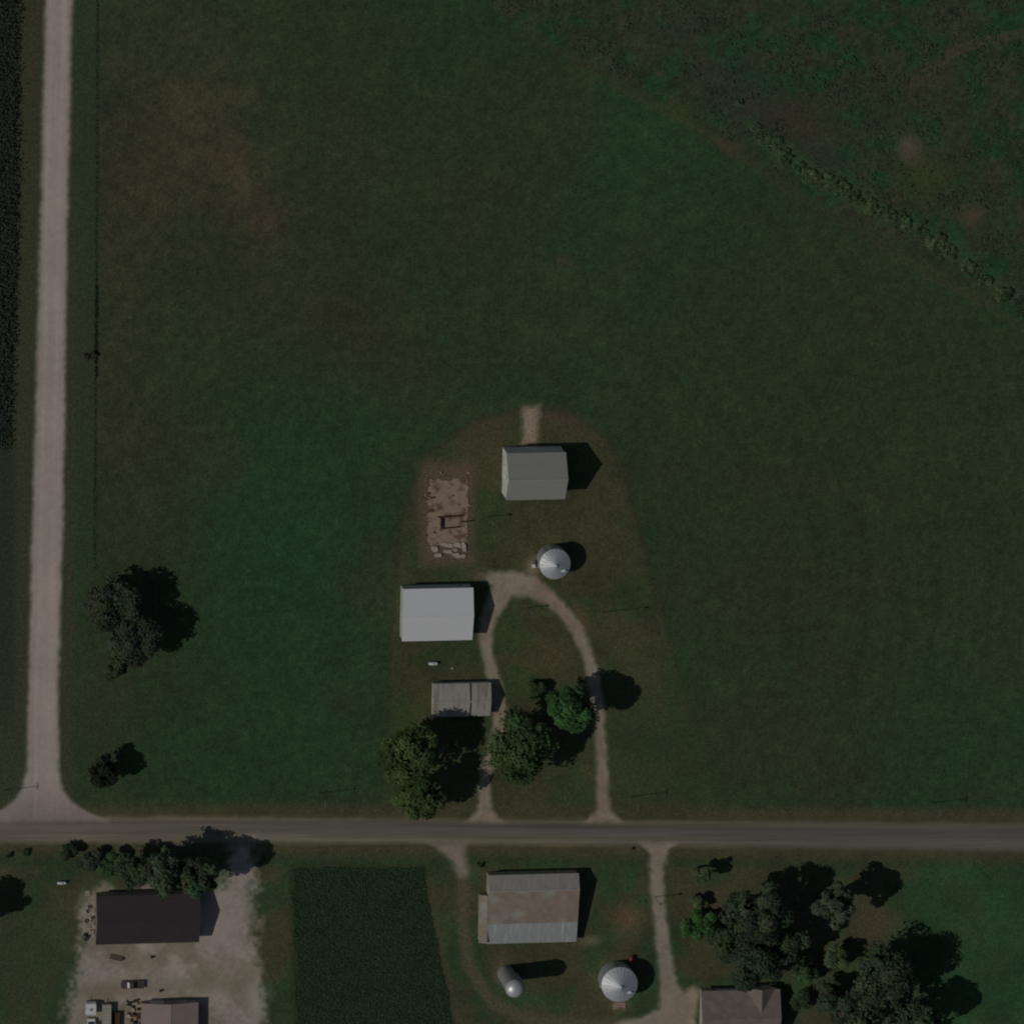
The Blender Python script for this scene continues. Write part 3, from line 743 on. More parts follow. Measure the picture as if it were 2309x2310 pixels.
# maize on the far west edge
rows = []
for k in range(16):
    x0 = 28 - k * 7.0
    yy = np.arange(-30, 1010, 4.0) + rng.uniform(-1, 1, 260)
    xx = x0 + np.interp(yy, [0, 480, 1000], [4, 2, -16]) + rng.normal(size=260) * 0.9
    rows.append(np.column_stack([xx, yy]))
q = np.concatenate(rows)
pos = np.array([P(a, b)[:2] for a, b in q])
t = rng.random((len(q), 1))
stuff("maize", pos, rng.uniform(1.5, 2.2, len(q)), 7, 0.32, np.array((0.055, 0.095, 0.052)) * t + np.array((0.080, 0.105, 0.070)) * (1 - t), 6, "tall dark maize standing west of the gravel road", "maize", up=0.5)
# rows of beans between the two southern farmsteads
rows = []
for k in range(80):
    x0 = 640 + k * 5.2
    yy = np.arange(1945, 2345, 3.2)
    rows.append(np.column_stack([x0 + rng.normal(size=len(yy)) * 0.7, yy + rng.uniform(-1, 1, len(yy))]))
q = np.concatenate(rows)
dc = dpoly(q[:, 0], q[:, 1], CROP)
q = q[dc + 6 * (fbm(q[:, 0] / 12, q[:, 1] / 12, 77, 2) - 0.5) + 14 * (fbm(q[:, 0] / 50, q[:, 1] / 50, 78, 2) - 0.5) < -5]
pos = np.array([P(a, b)[:2] for a, b in q])
t = fbm(q[:, 0] / 60, q[:, 1] / 60, 79, 3)[:, None]
stuff("bean_rows", pos, rng.uniform(0.22, 0.4, len(q)), 6, 0.26, np.array((0.066, 0.120, 0.062)) * t + np.array((0.060, 0.105, 0.050)) * (1 - t), 8, "dark green rows of beans between the two southern farmyards", "crop", up=1.2)

# ------------------------------------------------------------------ buildings
def gable(name, label, cat, rect, eave, ridge, walls, roofs, frac=0.5, axis='x', over=0.35, thick=0.14, cap=True, kink=None):
    """rect = the roof's outline in photo pixels at eave height; ridge along axis; frac = ridge place from the north (or west) side"""
    x0, y0, x1, y1 = rect
    c = P((x0 + x1) / 2, (y0 + y1) / 2, eave)
    L = (P(x1, (y0 + y1) / 2, eave) - P(x0, (y0 + y1) / 2, eave)).length
    Wd = (P((x0 + x1) / 2, y0, eave) - P((x0 + x1) / 2, y1, eave)).length
    root = empty(name, (c.x, c.y, 0), 0, label, cat)
    root["dims"] = (L, Wd)
    if axis == 'x':
        a, b = L / 2, Wd / 2
    else:
        a, b = Wd / 2, L / 2
    # cross profile coordinate s runs from one eave (+b: north, or -b: west) to the other
    sg = 1 if axis == 'x' else -1
    s_r = sg * (b - 2 * b * frac)
    prof = [(sg * b, eave), (s_r, ridge)] + ([(sg * (b - 2 * b * kink[0]), kink[1])] if kink else []) + [(-sg * b, kink[2] if kink else eave)]
    ins = over
    def rz_at(s):
        for (s0, z0), (s1, z1) in zip(prof[:-1], prof[1:]):
            if min(s0, s1) - 1e-6 <= s <= max(s0, s1) + 1e-6: return z0 + (z1 - z0) * (s - s0) / (s1 - s0)
    wp = [(sg * (b - ins), -0.2), (sg * (b - ins), rz_at(sg * (b - ins)) - 0.02)] + [(s, z - 0.02) for s, z in prof[1:-1]] + [(-sg * (b - ins), rz_at(-sg * (b - ins)) - 0.02), (-sg * (b - ins), -0.2)]
    ax = 'x' if axis == 'x' else 'y'
    wall = MB().prism(wp, -a + ins, a - ins, ax).build("wall", walls, root)
    rm = roofs if isinstance(roofs, (list, tuple)) else [roofs] * (len(prof) - 1)
    slabs = {}
    for (p0, p1), m in zip(zip(prof[:-1], prof[1:]), rm):
        mb = slabs.setdefault(m, MB())
        mb.prism([p0, p1, (p1[0], p1[1] + thick), (p0[0], p0[1] + thick)], -a, a, ax)
    ro = None
    for m, mb in slabs.items():
        r = mb.build("roof", m, root); ro = ro or r
    if cap:
        MB().prism([(s_r - 0.22, ridge + thick - 0.02), (s_r, ridge + thick + 0.06), (s_r + 0.22, ridge + thick - 0.02), (s_r, ridge + thick - 0.06)], -a - 0.02, a + 0.02, ax).build("ridge_cap", rm[0], ro)
    return root, a, b, ro

def wall_door(root, side, u, w, h, d, mat="door", handle=True, trim=True):
    """a door leaf standing 5 cm proud of a wall; side n/s/e/w, d = distance of that wall from the centre"""
    t = 0.05
    def bx(mb, u0, u1, z0, z1, e0, e1):
        if side in 'ns':
            s = 1 if side == 'n' else -1
            return mb.box(u0, min(s * (d + e0), s * (d + e1)), z0, u1, max(s * (d + e0), s * (d + e1)), z1)
        s = 1 if side == 'e' else -1
        return mb.box(min(s * (d + e0), s * (d + e1)), u0, z0, max(s * (d + e0), s * (d + e1)), u1, z1)
    do = bx(MB(), u - w / 2, u + w / 2, 0.03, h, -0.02, t).build("door", mat, root)
    if handle:
        bx(MB(), u + w * 0.38, u + w * 0.38 + 0.12, 1.0, 1.12, t, t + 0.06).build("handle", "steel", do)
    if trim:
        mb = MB(); bx(mb, u - w / 2 - 0.12, u - w / 2 - 0.005, 0.03, h, -0.02, t + 0.02); bx(mb, u + w / 2 + 0.005, u + w / 2 + 0.12, 0.03, h, -0.02, t + 0.02); bx(mb, u - w / 2 - 0.12, u + w / 2 + 0.12, h + 0.005, h + 0.13, -0.02, t + 0.02)
        mb.build("door_frame", "trim", do)
    return do

def wall_window(root, side, u, w, z, h, d):
    def bx(mb, u0, u1, z0, z1, e0, e1):
        if side in 'ns':
            s = 1 if side == 'n' else -1
            return mb.box(u0, min(s * (d + e0), s * (d + e1)), z0, u1, max(s * (d + e0), s * (d + e1)), z1)
        s = 1 if side == 'e' else -1
        return mb.box(min(s * (d + e0), s * (d + e1)), u0, z0, max(s * (d + e0), s * (d + e1)), u1, z1)
    wn = bx(MB(), u - w / 2, u + w / 2, z, z + h, -0.02, 0.03).build("window", "glass", root)
    mb = MB()
    bx(mb, u - w / 2 - 0.08, u - w / 2, z, z + h, -0.02, 0.06); bx(mb, u + w / 2, u + w / 2 + 0.08, z, z + h, -0.02, 0.06)
    bx(mb, u - w / 2 - 0.08, u + w / 2 + 0.08, z + h, z + h + 0.09, -0.02, 0.06); bx(mb, u - w / 2 - 0.08, u + w / 2 + 0.08, z - 0.09, z, -0.02, 0.08)
    mb.build("frame", "trim", wn)

# tall grey barn
rt, a, b, ro = gable("barn", "tall barn with a grey metal roof and a pale sunlit west wall", "barn", (1141, 1021, 1275, 1127), 7.0, 11.2, "barn_wall", "grey_roof", over=0.2)
wall_door(rt, 'n', -0.5, 4.2, 4.2, b - 0.2, "barn_wall"); wall_door(rt, 'w', 0, 3.6, 3.8, a - 0.2, "barn_wall"); wall_door(rt, 's', 1.0, 3.6, 3.8, b - 0.2, "barn_wall")
for u in (-3.4, 3.4): wall_window(rt, 'w', u, 0.8, 1.6, 0.9, a - 0.2)
wall_window(rt, 'w', 0, 0.9, 7.4, 1.1, a - 0.2); wall_window(rt, 'e', 0, 0.9, 7.4, 1.1, a - 0.2)
# white shed
rt, a, b, ro = gable("machine_shed", "long shed with a bright white metal roof beside the driveway", "shed", (907, 1327, 1066, 1445), 4.7, 6.7, "white_wall", "white_roof", over=0.25)
wall_door(rt, 'e', 0, 5.0, 4.0, a - 0.25, "white_wall"); wall_door(rt, 'n', 6.2, 1.0, 2.1, b - 0.25); wall_door(rt, 'w', -1.0, 4.2, 3.8, a - 0.25, "white_wall")
# small shed under the trees
rt, a, b, ro = gable("small_shed", "low weathered grey shed with a dark seam across its roof, under the yard trees", "shed", (975, 1541, 1106, 1616), 2.5, 4.3, "shed_wall", "shed_roof", over=0.25)
mb = MB()
for sgn in (1, -1):
    mb.prism([(sgn * b, 2.5 + 0.125), (0, 4.3 + 0.125), (0, 4.3 + 0.17), (sgn * b, 2.5 + 0.17)], 1.95, 2.35, 'x')
mb.build("roof_seam", "dark", ro)
wall_door(rt, 'n', -3.4, 2.4, 2.1, b - 0.25); wall_door(rt, 'e', 0, 2.4, 2.2, a - 0.25)
wall_window(rt, 'n', 1.2, 0.8, 1.1, 0.7, b - 0.25); wall_window(rt, 'w', 0, 0.8, 1.1, 0.8, a - 0.25)
# long dark brown building
rt, a, b, ro = gable("pole_building", "long building with a dark brown roof beside the gravel yard", "building", (217, 2018, 450, 2128), 4.0, 6.1, "brown_wall", "brown_roof", over=0.3)
wall_door(rt, 'e', 0, 4.6, 3.6, a - 0.3, "white_wall"); wall_door(rt, 's', -3, 1.0, 2.1, b - 0.3); wall_door(rt, 's', 5, 4.2, 3.4, b - 0.3, "white_wall")
for u in (-8, -5, 2): wall_window(rt, 'n', u, 1.0, 1.2, 0.9, b - 0.3)
# two-tone workshop cut by the bottom edge: ridge north-south
rt, a, b, ro = gable("workshop", "workshop with a two tone faded brown roof, cut by the bottom edge", "building", (319, 2262, 447, 2372), 3.2, 4.9, "brown_wall", ["pink_roof", "pink_roof"], axis='y', over=0.3)
wall_door(rt, 'n', -3, 3.2, 2.6, a - 0.3, "white_wall"); wall_door(rt, 'n', 3.6, 1.0, 2.1, a - 0.3)
wall_window(rt, 'w', 2.5, 1.0, 1.0, 0.8, b - 0.3)
# old southern barn: short north slope, long south slope ending in a tin lean-to
rt, a, b, ro = gable("old_barn", "large old barn with a rust streaked tin roof sloping long to the south", "barn", (1100, 1972, 1303, 2130), 3.7, 5.8, "old_wall", ["rust_roof", "rust_roof2", "tin_roof"], frac=0.2, kink=(0.70, 3.7, 2.4), over=0.2, thick=0.10)
wall_door(rt, 'w', 4.0, 3.2, 3.0, a - 0.2, "old_wall"); wall_door(rt, 'n', -4, 3.0, 2.9, b - 0.2, "old_wall"); wall_door(rt, 'e', 3.0, 3.0, 3.0, a - 0.2, "old_wall")
for u in (-1, 3, 7): wall_window(rt, 'n', u, 0.8, 1.4, 0.7, b - 0.2)
# lean-to on its west side
MB().prism([(-a + 0.18, 0), (-a + 0.18, 3.35), (-a - 1.75, 2.7), (-a - 1.75, 0)], -b + 0.6, b - 5.6, 'y').build("lean_to_wall", "old_wall", rt)
MB().prism([(-a - 0.02, 3.40), (-a - 1.95, 2.75), (-a - 1.95, 2.83), (-a - 0.02, 3.48)], -b + 0.4, b - 5.4, 'y').build("lean_to_roof", "rust_roof2", rt)
# farmhouse with a cross gable
rt, a, b, ro = gable("farmhouse", "house with a brown shingle roof and a cross gable facing the grove", "house", (1579, 2233, 1757, 2350), 3.3, 6.2, "house_wall", "shingle", over=0.4, cap=True)
gw = 3.55; gxc = (1714 - 1668) * PXM
xr = gxc
y_n = b + 0.5; zt = 5.75
yv = b * (1 - (zt - 3.3) / 2.9)
rv = MB()
for sgn in (1, -1):
    p = [Vector((xr + sgn * gw, y_n, 3.37)), Vector((xr, y_n, zt)), Vector((xr, yv - 0.05, zt)), Vector((xr + sgn * gw, b - 0.1, 3.37))]
    q2 = [v + Vector((0, 0, 0.16)) for v in p]
    rv.add(p + q2, [(0, 1, 2, 3), (4, 7, 6, 5), (0, 4, 5, 1), (1, 5, 6, 2), (2, 6, 7, 3), (3, 7, 4, 0)])
rv.build("gable_roof", "shingle", rt)
MB().prism([(xr - gw + 0.3, 0), (xr - gw + 0.3, 3.4), (xr, zt - 0.1), (xr + gw - 0.3, 3.4), (xr + gw - 0.3, 0)], b - 0.9, b + 0.15, 'y').build("gable_wall", "house_wall", rt)
wall_window(rt, 'n', xr, 1.4, 1.0, 1.3, b + 0.15); wall_door(rt, 'n', -2.5, 1.0, 2.1, b - 0.4); wall_window(rt, 'n', -6.5, 1.4, 1.0, 1.2, b - 0.4); wall_window(rt, 'w', 1.5, 1.2, 1.0, 1.2, a - 0.4)

# ------------------------------------------------------------------ bins and silo
def bin_(label, px, py, r, eave, top, seed, name="grain_bin", ladder=2.2):
    c = P(px, py, eave)
    root = empty(name, (c.x, c.y, 0), 0, label, "grain bin")
    prof = [(r, -0.1)]
    nr = int(eave / 0.82)
    for k in range(nr):
        z = eave * k / nr
        prof += [(r + 0.03, z + 0.2), (r - 0.02, z + 0.6)]
    prof += [(r, eave)]
    MB().lathe(prof, 48).build("wall", "galv_wall", root)
    # roof of flat sheets with raised ribs
    rf = MB(); seg = 24
    n = seg
    ring = [((r + 0.15) * math.cos(2 * math.pi * i / n), (r + 0.15) * math.sin(2 * math.pi * i / n), eave - 0.03) for i in range(n)]
    inn = [(0.5 * math.cos(2 * math.pi * i / n), 0.5 * math.sin(2 * math.pi * i / n), top) for i in range(n)]
    rf.add(ring + inn, [(i, (i + 1) % n, (i + 1) % n + n, i + n) for i in range(n)])
    for i in range(n):
        rf.tube(Vector(ring[i]) + Vector((0, 0, 0.02)), Vector(inn[i]) + Vector((0, 0, 0.02)), 0.05, 0.04, 5)
    roof = rf.build("roof", "galv", root)
    MB().lathe([(0.0, top + 0.38), (0.42, top + 0.30), (0.55, top + 0.12), (0.55, top - 0.05)], 20).build("cap", "galv", roof)
    an = math.radians(-38)
    hx, hy = 0.68 * r * math.cos(an), 0.68 * r * math.sin(an); hz = eave + (top - eave) * 0.36
    MB().box(hx - 0.5, hy - 0.3, hz - 0.1, hx + 0.5, hy + 0.3, hz + 0.35, rz=0.1).build("roof_hatch", "white", roof)
    la = MB(); lx, ly = (r + 0.12) * math.cos(ladder), (r + 0.12) * math.sin(ladder)
    tx, ty = -math.sin(ladder), math.cos(ladder)
    for s in (-0.22, 0.22): la.tube((lx + tx * s, ly + ty * s, 0), (lx + tx * s, ly + ty * s, eave + 0.3), 0.03, 0.03, 6)
    for k in range(int(eave / 0.35)): la.tube((lx - tx * 0.22, ly - ty * 0.22, 0.3 + k * 0.35), (lx + tx * 0.22, ly + ty * 0.22, 0.3 + k * 0.35), 0.018, 0.018, 5)
    la.build("ladder", "steel", root)
    dr = MB().box(-0.45, -0.06, 0.5, 0.45, 0.06, 2.0).build("door", "galv", root, loc=(math.cos(3.5) * (r + 0.06), math.sin(3.5) * (r + 0.06), 0), rz=3.5 - math.pi / 2)
    return root, c
rt, c = bin_("galvanised grain bin with a cone roof north of the driveway loop", 1251.5, 1272.5, 3.75, 5.4, 7.2, 1)
# aeration fan on the bin's west side
f0 = P(1207, 1268)
fr = empty("aeration_fan", (f0.x, f0.y, 0), math.radians(8), "dark aeration fan with a pale housing on the gravel pad west of the northern bin", "fan")
MB().lathe([(0.0, -0.6), (0.62, -0.6), (0.68, -0.45), (0.68, 0.5), (0.5, 0.7), (0.0, 0.7)], 20, (0.5, 0, 0.8), 'x').build("housing", "dark", fr)
MB().prism([(0.95, -0.45), (0.95, 0.45), (2.0, 0.3), (2.0, -0.3)], 0.35, 1.25, 'z').build("duct", "dark", fr)
MB().box(-0.95, -1.1, 0, -0.25, -0.2, 1.1).build("control_box", "white", fr)
MB().box(-0.3, -0.55, 0.004, 1.3, 0.55, 0.14).build("base", "steel", fr)

rt, c = bin_("large galvanised grain bin with a cone roof beside the southern driveway", 1397, 2221, 4.45, 5.9, 8.1, 2, ladder=1.7)
pd = P(1396, 2269)
MB().box(-1.6, -0.9, 0.0, 1.6, 0.9, 0.16).build("step_slab", "concrete", None, loc=(pd.x, pd.y, 0.0)) 
tag(bpy.data.objects["step_slab"], "small concrete slab at the south foot of the large southern bin", "slab")
rd = P(1421, 2160)
rb = empty("red_tank", (rd.x, rd.y, 0), math.radians(80), "small dark red fuel tank north of the large southern bin", "tank")
MB().lathe([(0, -0.75), (0.38, -0.7), (0.46, -0.55), (0.46, 0.55), (0.38, 0.7), (0, 0.75)], 18, (0, 0, 1.35), 'x').build("tank", "red", rb)
for sx in (-0.5, 0.5):
    for sy in (-0.32, 0.32): MB().tube((sx, sy * 1.3, 0), (sx, sy * 0.9, 1.05), 0.04, 0.04, 6).build("leg", "steel", rb)

c = P(1161, 2232, 14.2)
si = empty("silo", (c.x, c.y, 0), 0, "tall concrete silo with a pale steel dome", "silo")
R0 = 2.15
MB().lathe([(R0, -0.1), (R0, 13.6)], 40).build("wall", "stave", si)
hoops = MB()
for k in range(18): hoops.lathe([(R0 + 0.005, 0.4 + k * 0.74), (R0 + 0.03, 0.42 + k * 0.74), (R0 + 0.03, 0.46 + k * 0.74), (R0 + 0.005, 0.48 + k * 0.74)], 40)
hoops.build("hoops", "steel", si)
MB().lathe([(R0 + 0.12, 13.5), (R0 + 0.12, 13.75)] + [((R0 + 0.08) * math.cos(t), 13.75 + 1.6 * math.sin(t)) for t in np.linspace(0, math.pi / 2, 9)], 36).build("dome", "dome", si)
ct = MB()
ct.lathe([(0.42, 0), (0.42, 13.4)], 14, (R0 + 0.36, 0.1, 0.2))
ct.lathe([(0.0, 13.9), (0.42, 13.6)], 14, (R0 + 0.36, 0.1, 0)).build("chute", "stave", si)

# ------------------------------------------------------------------ demolished barn: slab, pen walls, rubble
c = P(1011, 1155)
x0, x1 = P(966, 1155).x - c.x, P(1054, 1155).x - c.x
yt, yb = P(1011, 1082).y - c.y, P(1011, 1228).y - c.y
sl = MB()
rr = random.Random(3)
pts = []
def edge(p, q, n, j):
    for i in range(n):
        t = i / n
        pts.append((p[0] + (q[0] - p[0]) * t + rr.uniform(-j, j), p[1] + (q[1] - p[1]) * t + rr.uniform(-j, j)))
edge((x0, yb), (x1, yb), 16, 0.6); edge((x1, yb), (x1, yt), 20, 0.2); edge((x1, yt), (x0, yt), 14, 0.4); edge((x0, yt), (x0, yb), 24, 0.6)
slab = sl.prism(pts, 0.0, 0.14, 'z').build("concrete_slab", "concrete", None, loc=(c.x, c.y, 0))
tag(slab, "pinkish concrete floor slab of a vanished barn, littered with rubble", "slab")
def wallbar(name, px0, py0, px1, py1, h, label, cat, t=0.3, group=None, mat="rustwood"):
    a, b = P(px0, py0), P(px1, py1)
    d = b - a; L = d.length
    o = empty(name, ((a.x + b.x) / 2, (a.y + b.y) / 2, 0.14), math.atan2(d.y, d.x), label, cat, group)
    n = max(2, int(L / 1.6))
    for i in range(n + 1):
        x = -L / 2 + L * i / n
        MB().box(x - 0.09, -0.09, 0, x + 0.09, 0.09, h + 0.08).build("post", mat, o)
    mb = MB()
    for k in range(3): mb.box(-L / 2, 0.092, 0.12 + k * h / 3, L / 2, 0.092 + t * 0.25, 0.12 + k * h / 3 + h / 3 - 0.06)
    mb.build("boards", mat, o)
    return o
pn = "low dark brown board walls on the slab"
wallbar("board_wall", 990, 1166, 1038, 1163, 1.15, "northern and longest of the dark brown board walls on the slab", "low wall", group=pn)
wallbar("board_wall", 992, 1168, 992, 1194, 1.15, "dark brown board wall on the slab that runs north to south", "low wall", group=pn)
wallbar("board_wall", 1003, 1191, 1036, 1188, 1.15, "southern of the dark brown board walls on the slab", "low wall", group=pn)
wallbar("board_wall", 1040, 1177, 1062, 1175, 0.8, "short dark brown board wall sticking out over the slab's east edge", "low wall", group=pn)
def chunk(name, px, py, sx, sy, h, seed, label, cat, mat, group, z=0.0, rz=None):
    r = random.Random(seed); p = P(px, py)
    n = 7; o = []
    for i in range(n):
        t = 2 * math.pi * i / n + r.uniform(-0.25, 0.25)
        k = 1 / max(abs(math.cos(t)), abs(math.sin(t))) * r.uniform(0.82, 1.0)
        o.append((sx / 2 * k * math.cos(t), sy / 2 * k * math.sin(t)))
    tilt = (r.uniform(-0.12, 0.12), r.uniform(-0.12, 0.12))
    vs = [(x, y, -0.05) for x, y in o] + [(x * 0.92, y * 0.92, h + x * tilt[0] + y * tilt[1]) for x, y in o]
    mb = MB().add(vs, [tuple(range(n))[::-1], tuple(range(n, 2 * n))] + [(i, (i + 1) % n, (i + 1) % n + n, i + n) for i in range(n)])
    ob = mb.build(name, mat, None, loc=(p.x, p.y, z), rz=rz if rz is not None else r.uniform(-0.3, 0.3))
    return tag(ob, label, cat, group)
rl = "pale broken concrete block in the heap at the slab's south end"
for i, (x, y, sx, sy, h) in enumerate([(980, 1238, 2.2, 1.8, .5), (988, 1252, 2.0, 1.2, .45), (1001, 1228, 2.2, 1.0, .4), (1014, 1230, 1.8, 1.4, .5), (1030, 1228, 2.4, 1.5, .6), (1043, 1230, 1.7, 1.8, .5),
                                        (1012, 1244, 2.0, 1.0, .3), (1030, 1252, 2.0, 1.5, .5), (1042, 1254, 1.9, 1.1, .4), (1004, 1243, 1.1, 1.0, .4), (1026, 1240, 1.5, 1.0, .35), (1047, 1240, 1.0, 0.9, .5), (1022, 1250, 0.9, 0.8, .3)]):
    chunk("concrete_block", x, y, sx, sy, h, 200 + i, rl, "concrete block", "rubble", "concrete blocks at the slab's south end", z=0.03)
br = random.Random(21)
for i in range(22):
    x = br.choice([br.uniform(958, 970), br.uniform(966, 1054), br.uniform(1046, 1060)]); y = br.uniform(1062, 1222)
    chunk("brick_lump", x, y, br.uniform(0.35, 1.3), br.uniform(0.3, 0.9), br.uniform(0.08, 0.25), 500 + i, "small broken lump scattered on and around the pinkish slab", "rubble lump", br.choice(["rustwood", "concrete", "rubble", "concrete"]), "small rubble lumps round the slab", z=0.13)
for i, (x, y, sx, sy, h) in enumerate([(966, 1112, 1.0, .7, .35), (975, 1122, 1.5, .6, .35), (964, 1126, 1.2, .5, .3), (972, 1152, 1.6, 1.1, .25), (1030, 1105, .5, .4, .25), (1015, 1134, .6, .4, .2)]):
    chunk("debris_lump", x, y, sx, sy, h, 260 + i, ["brown debris lump on the slab's west edge, northernmost", "long brown debris lump on the slab inside its west edge", "brown debris lump on the slab's west edge below the northernmost", "wide flat brown debris lump on the slab's west side", "small brown lump in the north east of the slab", "small brown lump in the middle of the slab"][i], "debris", "rustwood" if i < 4 else "concrete", "debris on the slab", z=0.14 if x > 968 else 0.0)

# ------------------------------------------------------------------ propane tanks, poles, mailbox
def propane(px, py, rz, label, L=2.4, r=0.42):
    p = P(px, py, 0.8)
    o = empty("propane_tank", (p.x, p.y, 0), rz, label, "propane tank", "propane tanks")
    MB().lathe([(0, -L / 2)] + [(r * math.sin(t), -L / 2 + r * (1 - math.cos(t))) for t in np.linspace(0.2, math.pi / 2, 6)] + [(r * math.sin(t), L / 2 - r * (1 - math.cos(t))) for t in np.linspace(math.pi / 2, 0.2, 6)] + [(0, L / 2)], 22, (0, 0, 0.85), 'x').build("tank", "white", o)
    MB().lathe([(0, 0.3), (0.15, 0.28), (0.2, 0.2), (0.2, 0.0)], 14, (0, 0, 1.22)).build("valve_dome", "white", o)
    for s in (-0.7, 0.7): MB().box(s - 0.09, -0.3, 0, s + 0.09, 0.3, 0.52).build("leg", "rubble", o)
    return o
propane(977, 1497, 0, "white propane tank lying on the grass south of the white roofed shed")
propane(140, 1992, 0, "white propane tank on the grass west of the dark brown building", 2.3, 0.36)
bk = P(1019, 1507)
chunk("stone", 1019, 1507, 0.7, 0.6, 0.4, 300, "small pale stone on the grass south east of the propane tank", "stone", "rubble", None)

def pole(px, py, h, label, arm=True):
    p = P(px, py)
    o = empty("utility_pole", (p.x, p.y, 0), 0, label, "utility pole", "wooden utility poles")
    MB().tube((0, 0, -0.3), (0, 0, h), 0.095, 0.065, 10).build("pole", "pole", o)
    if arm:
        am = MB().box(-0.04, -0.85, h - 0.61, 0.04, 0.85, h - 0.52, ).build("crossarm", "pole", o)
        am.location = (0.17, 0, 0)
        for y in (-0.75, -0.3, 0.3, 0.75): MB().lathe([(0.0, 0.2), (0.05, 0.18), (0.06, 0.05), (0.03, 0)], 8, (0.17, y, h - 0.51)).build("insulator", "white", o)
    else:
        MB().lathe([(0, 0.9), (0.22, 0.88), (0.25, 0.8), (0.25, 0.1), (0.2, 0.0), (0, 0)], 14, (0.42, 0, h - 1.6)).build("transformer", "steel", o)
    return o
pole(8, 1783, 9.6, "roadside utility pole at the west edge beside the gravel road mouth")
pole(719, 1789, 10.2, "roadside utility pole on the field edge west of the yard trees")
pole(1421, 1797, 10.4, "roadside utility pole just east of the eastern driveway mouth")
pole(2101, 1811, 10.0, "roadside utility pole farthest east along the paved road")
pole(1357, 1381, 13.0, "tall utility pole east of the driveway loop", False)
pole(1189, 1371, 6.2, "short utility pole on the lawn inside the driveway loop", False)
pole(1099, 1166, 7.0, "utility pole on the lawn between the slab and the northern bin", False)
pole(1476, 2023, 7.8, "utility pole beside the southern driveway", False)
p = P(1420, 1914)
mbx = empty("mailbox", (p.x, p.y, 0), 0, "brown mailbox on a post by the southern driveway mouth", "mailbox")
MB().box(-0.06, -0.06, -0.2, 0.06, 0.06, 1.0).build("post", "pole", mbx)
MB().prism([(-0.22, 1.0), (0.22, 1.0), (0.22, 1.25), (0.13, 1.4), (-0.13, 1.4), (-0.22, 1.25)], -0.45, 0.45, 'y').build("box", "rustwood", mbx)
MB().box(0.225, 0.1, 1.2, 0.25, 0.2, 1.5).build("flag", "red", mbx)

# ------------------------------------------------------------------ vehicles and junk in the south-west yard
def wheel(root, x, y, r=0.36, w=0.24):
    s = 1 if y > 0 else -1
    t = MB().lathe([(r * 0.55, -w / 2), (r * 0.93, -w / 2), (r, -w / 3), (r, w / 3), (r * 0.93, w / 2), (r * 0.55, w / 2)], 20, (x, y, r), 'y').build("wheel", "tyre", root)
    MB().lathe([(0, 0.02), (r * 0.3, 0.04), (r * 0.56, -0.02), (r * 0.56, -w * 0.4), (0, -w * 0.4)], 16, (x, y + s * w * 0.35, r), 'y').build("rim", "steel", t)
p = P(299, 2221, 0.8)
pk = empty("pickup_truck", (p.x, p.y, 0), math.pi, "dark pickup truck parked north of the workshop with an empty bed", "pickup truck")
bd = MB().prism([(-2.85, 0.45), (2.75, 0.45), (2.85, 0.6), (2.8, 0.95), (1.35, 1.08), (1.2, 1.08), (-0.35, 1.08), (-0.35, 0.62), (-2.85, 0.62)], -0.95, 0.95, 'y').build("body", "truckpaint", pk)
MB().prism([(-0.4, 1.085), (1.25, 1.085), (0.75, 1.78), (-0.25, 1.8)], -0.82, 0.82, 'y').build("cab", "truckpaint", pk)
ws = MB().add([(1.30, -0.74, 1.12), (1.30, 0.74, 1.12), (0.82, 0.66, 1.75), (0.82, -0.66, 1.75), (1.27, -0.74, 1.10), (1.27, 0.74, 1.10), (0.79, 0.66, 1.73), (0.79, -0.66, 1.73)], [(0, 1, 2, 3), (4, 7, 6, 5), (0, 4, 5, 1), (1, 5, 6, 2), (2, 6, 7, 3), (3, 7, 4, 0)]).build("windshield", "white", pk)  # pane coloured white to paint in the sun's glare on the glass
mb = MB()
mb.box(-2.85, 0.86, 0.625, -0.36, 0.95, 1.08); mb.box(-2.85, -0.95, 0.625, -0.36, -0.86, 1.08)
mb.build("bed_sides", "truckpaint", pk)
MB().box(-2.93, -0.85, 0.63, -2.86, 1.15, 1.06).build("tailgate", "truckpaint", pk)
for sx in (-1.8, 1.75):
    for sy in (-0.86, 0.86): wheel(pk, sx, sy)
for sy in (-0.7, 0.7): MB().box(2.8, sy - 0.15, 0.68, 2.88, sy + 0.15, 0.84).build("headlight", "white", pk)

p = P(206, 2277, 2.6)
cp = empty("camper_trailer", (p.x, p.y, 0), math.pi / 2, "white camper trailer in the yard's south west corner, behind the white van", "camper")
MB().prism([(-1.6, 0.5), (1.45, 0.5), (1.7, 1.3), (1.4, 2.5), (1.1, 2.65), (-1.3, 2.65), (-1.6, 2.4)], -1.25, 1.25, 'y').build("body", "white", cp)
MB().box(-0.35, -0.3, 2.655, 0.25, 0.3, 2.8).build("roof_vent", "steel", cp)
MB().box(-0.6, 1.255, 1.3, 0.5, 1.28, 2.0).build("window", "glass", cp)
MB().box(0.75, 1.255, 0.6, 1.3, 1.285, 2.1).build("door", "cream", cp)
for sy in (-1.05, 1.05): wheel(cp, -0.2, sy, 0.34)
MB().tube((1.6, 0, 0.5), (2.6, 0, 0.45), 0.06, 0.05, 8).build("drawbar", "steel", cp)
p = P(207, 2322, 2.0)
vn_ = empty("van", (p.x, p.y, 0), math.pi / 2, "white van cut by the bottom edge, just south of the camper", "van")
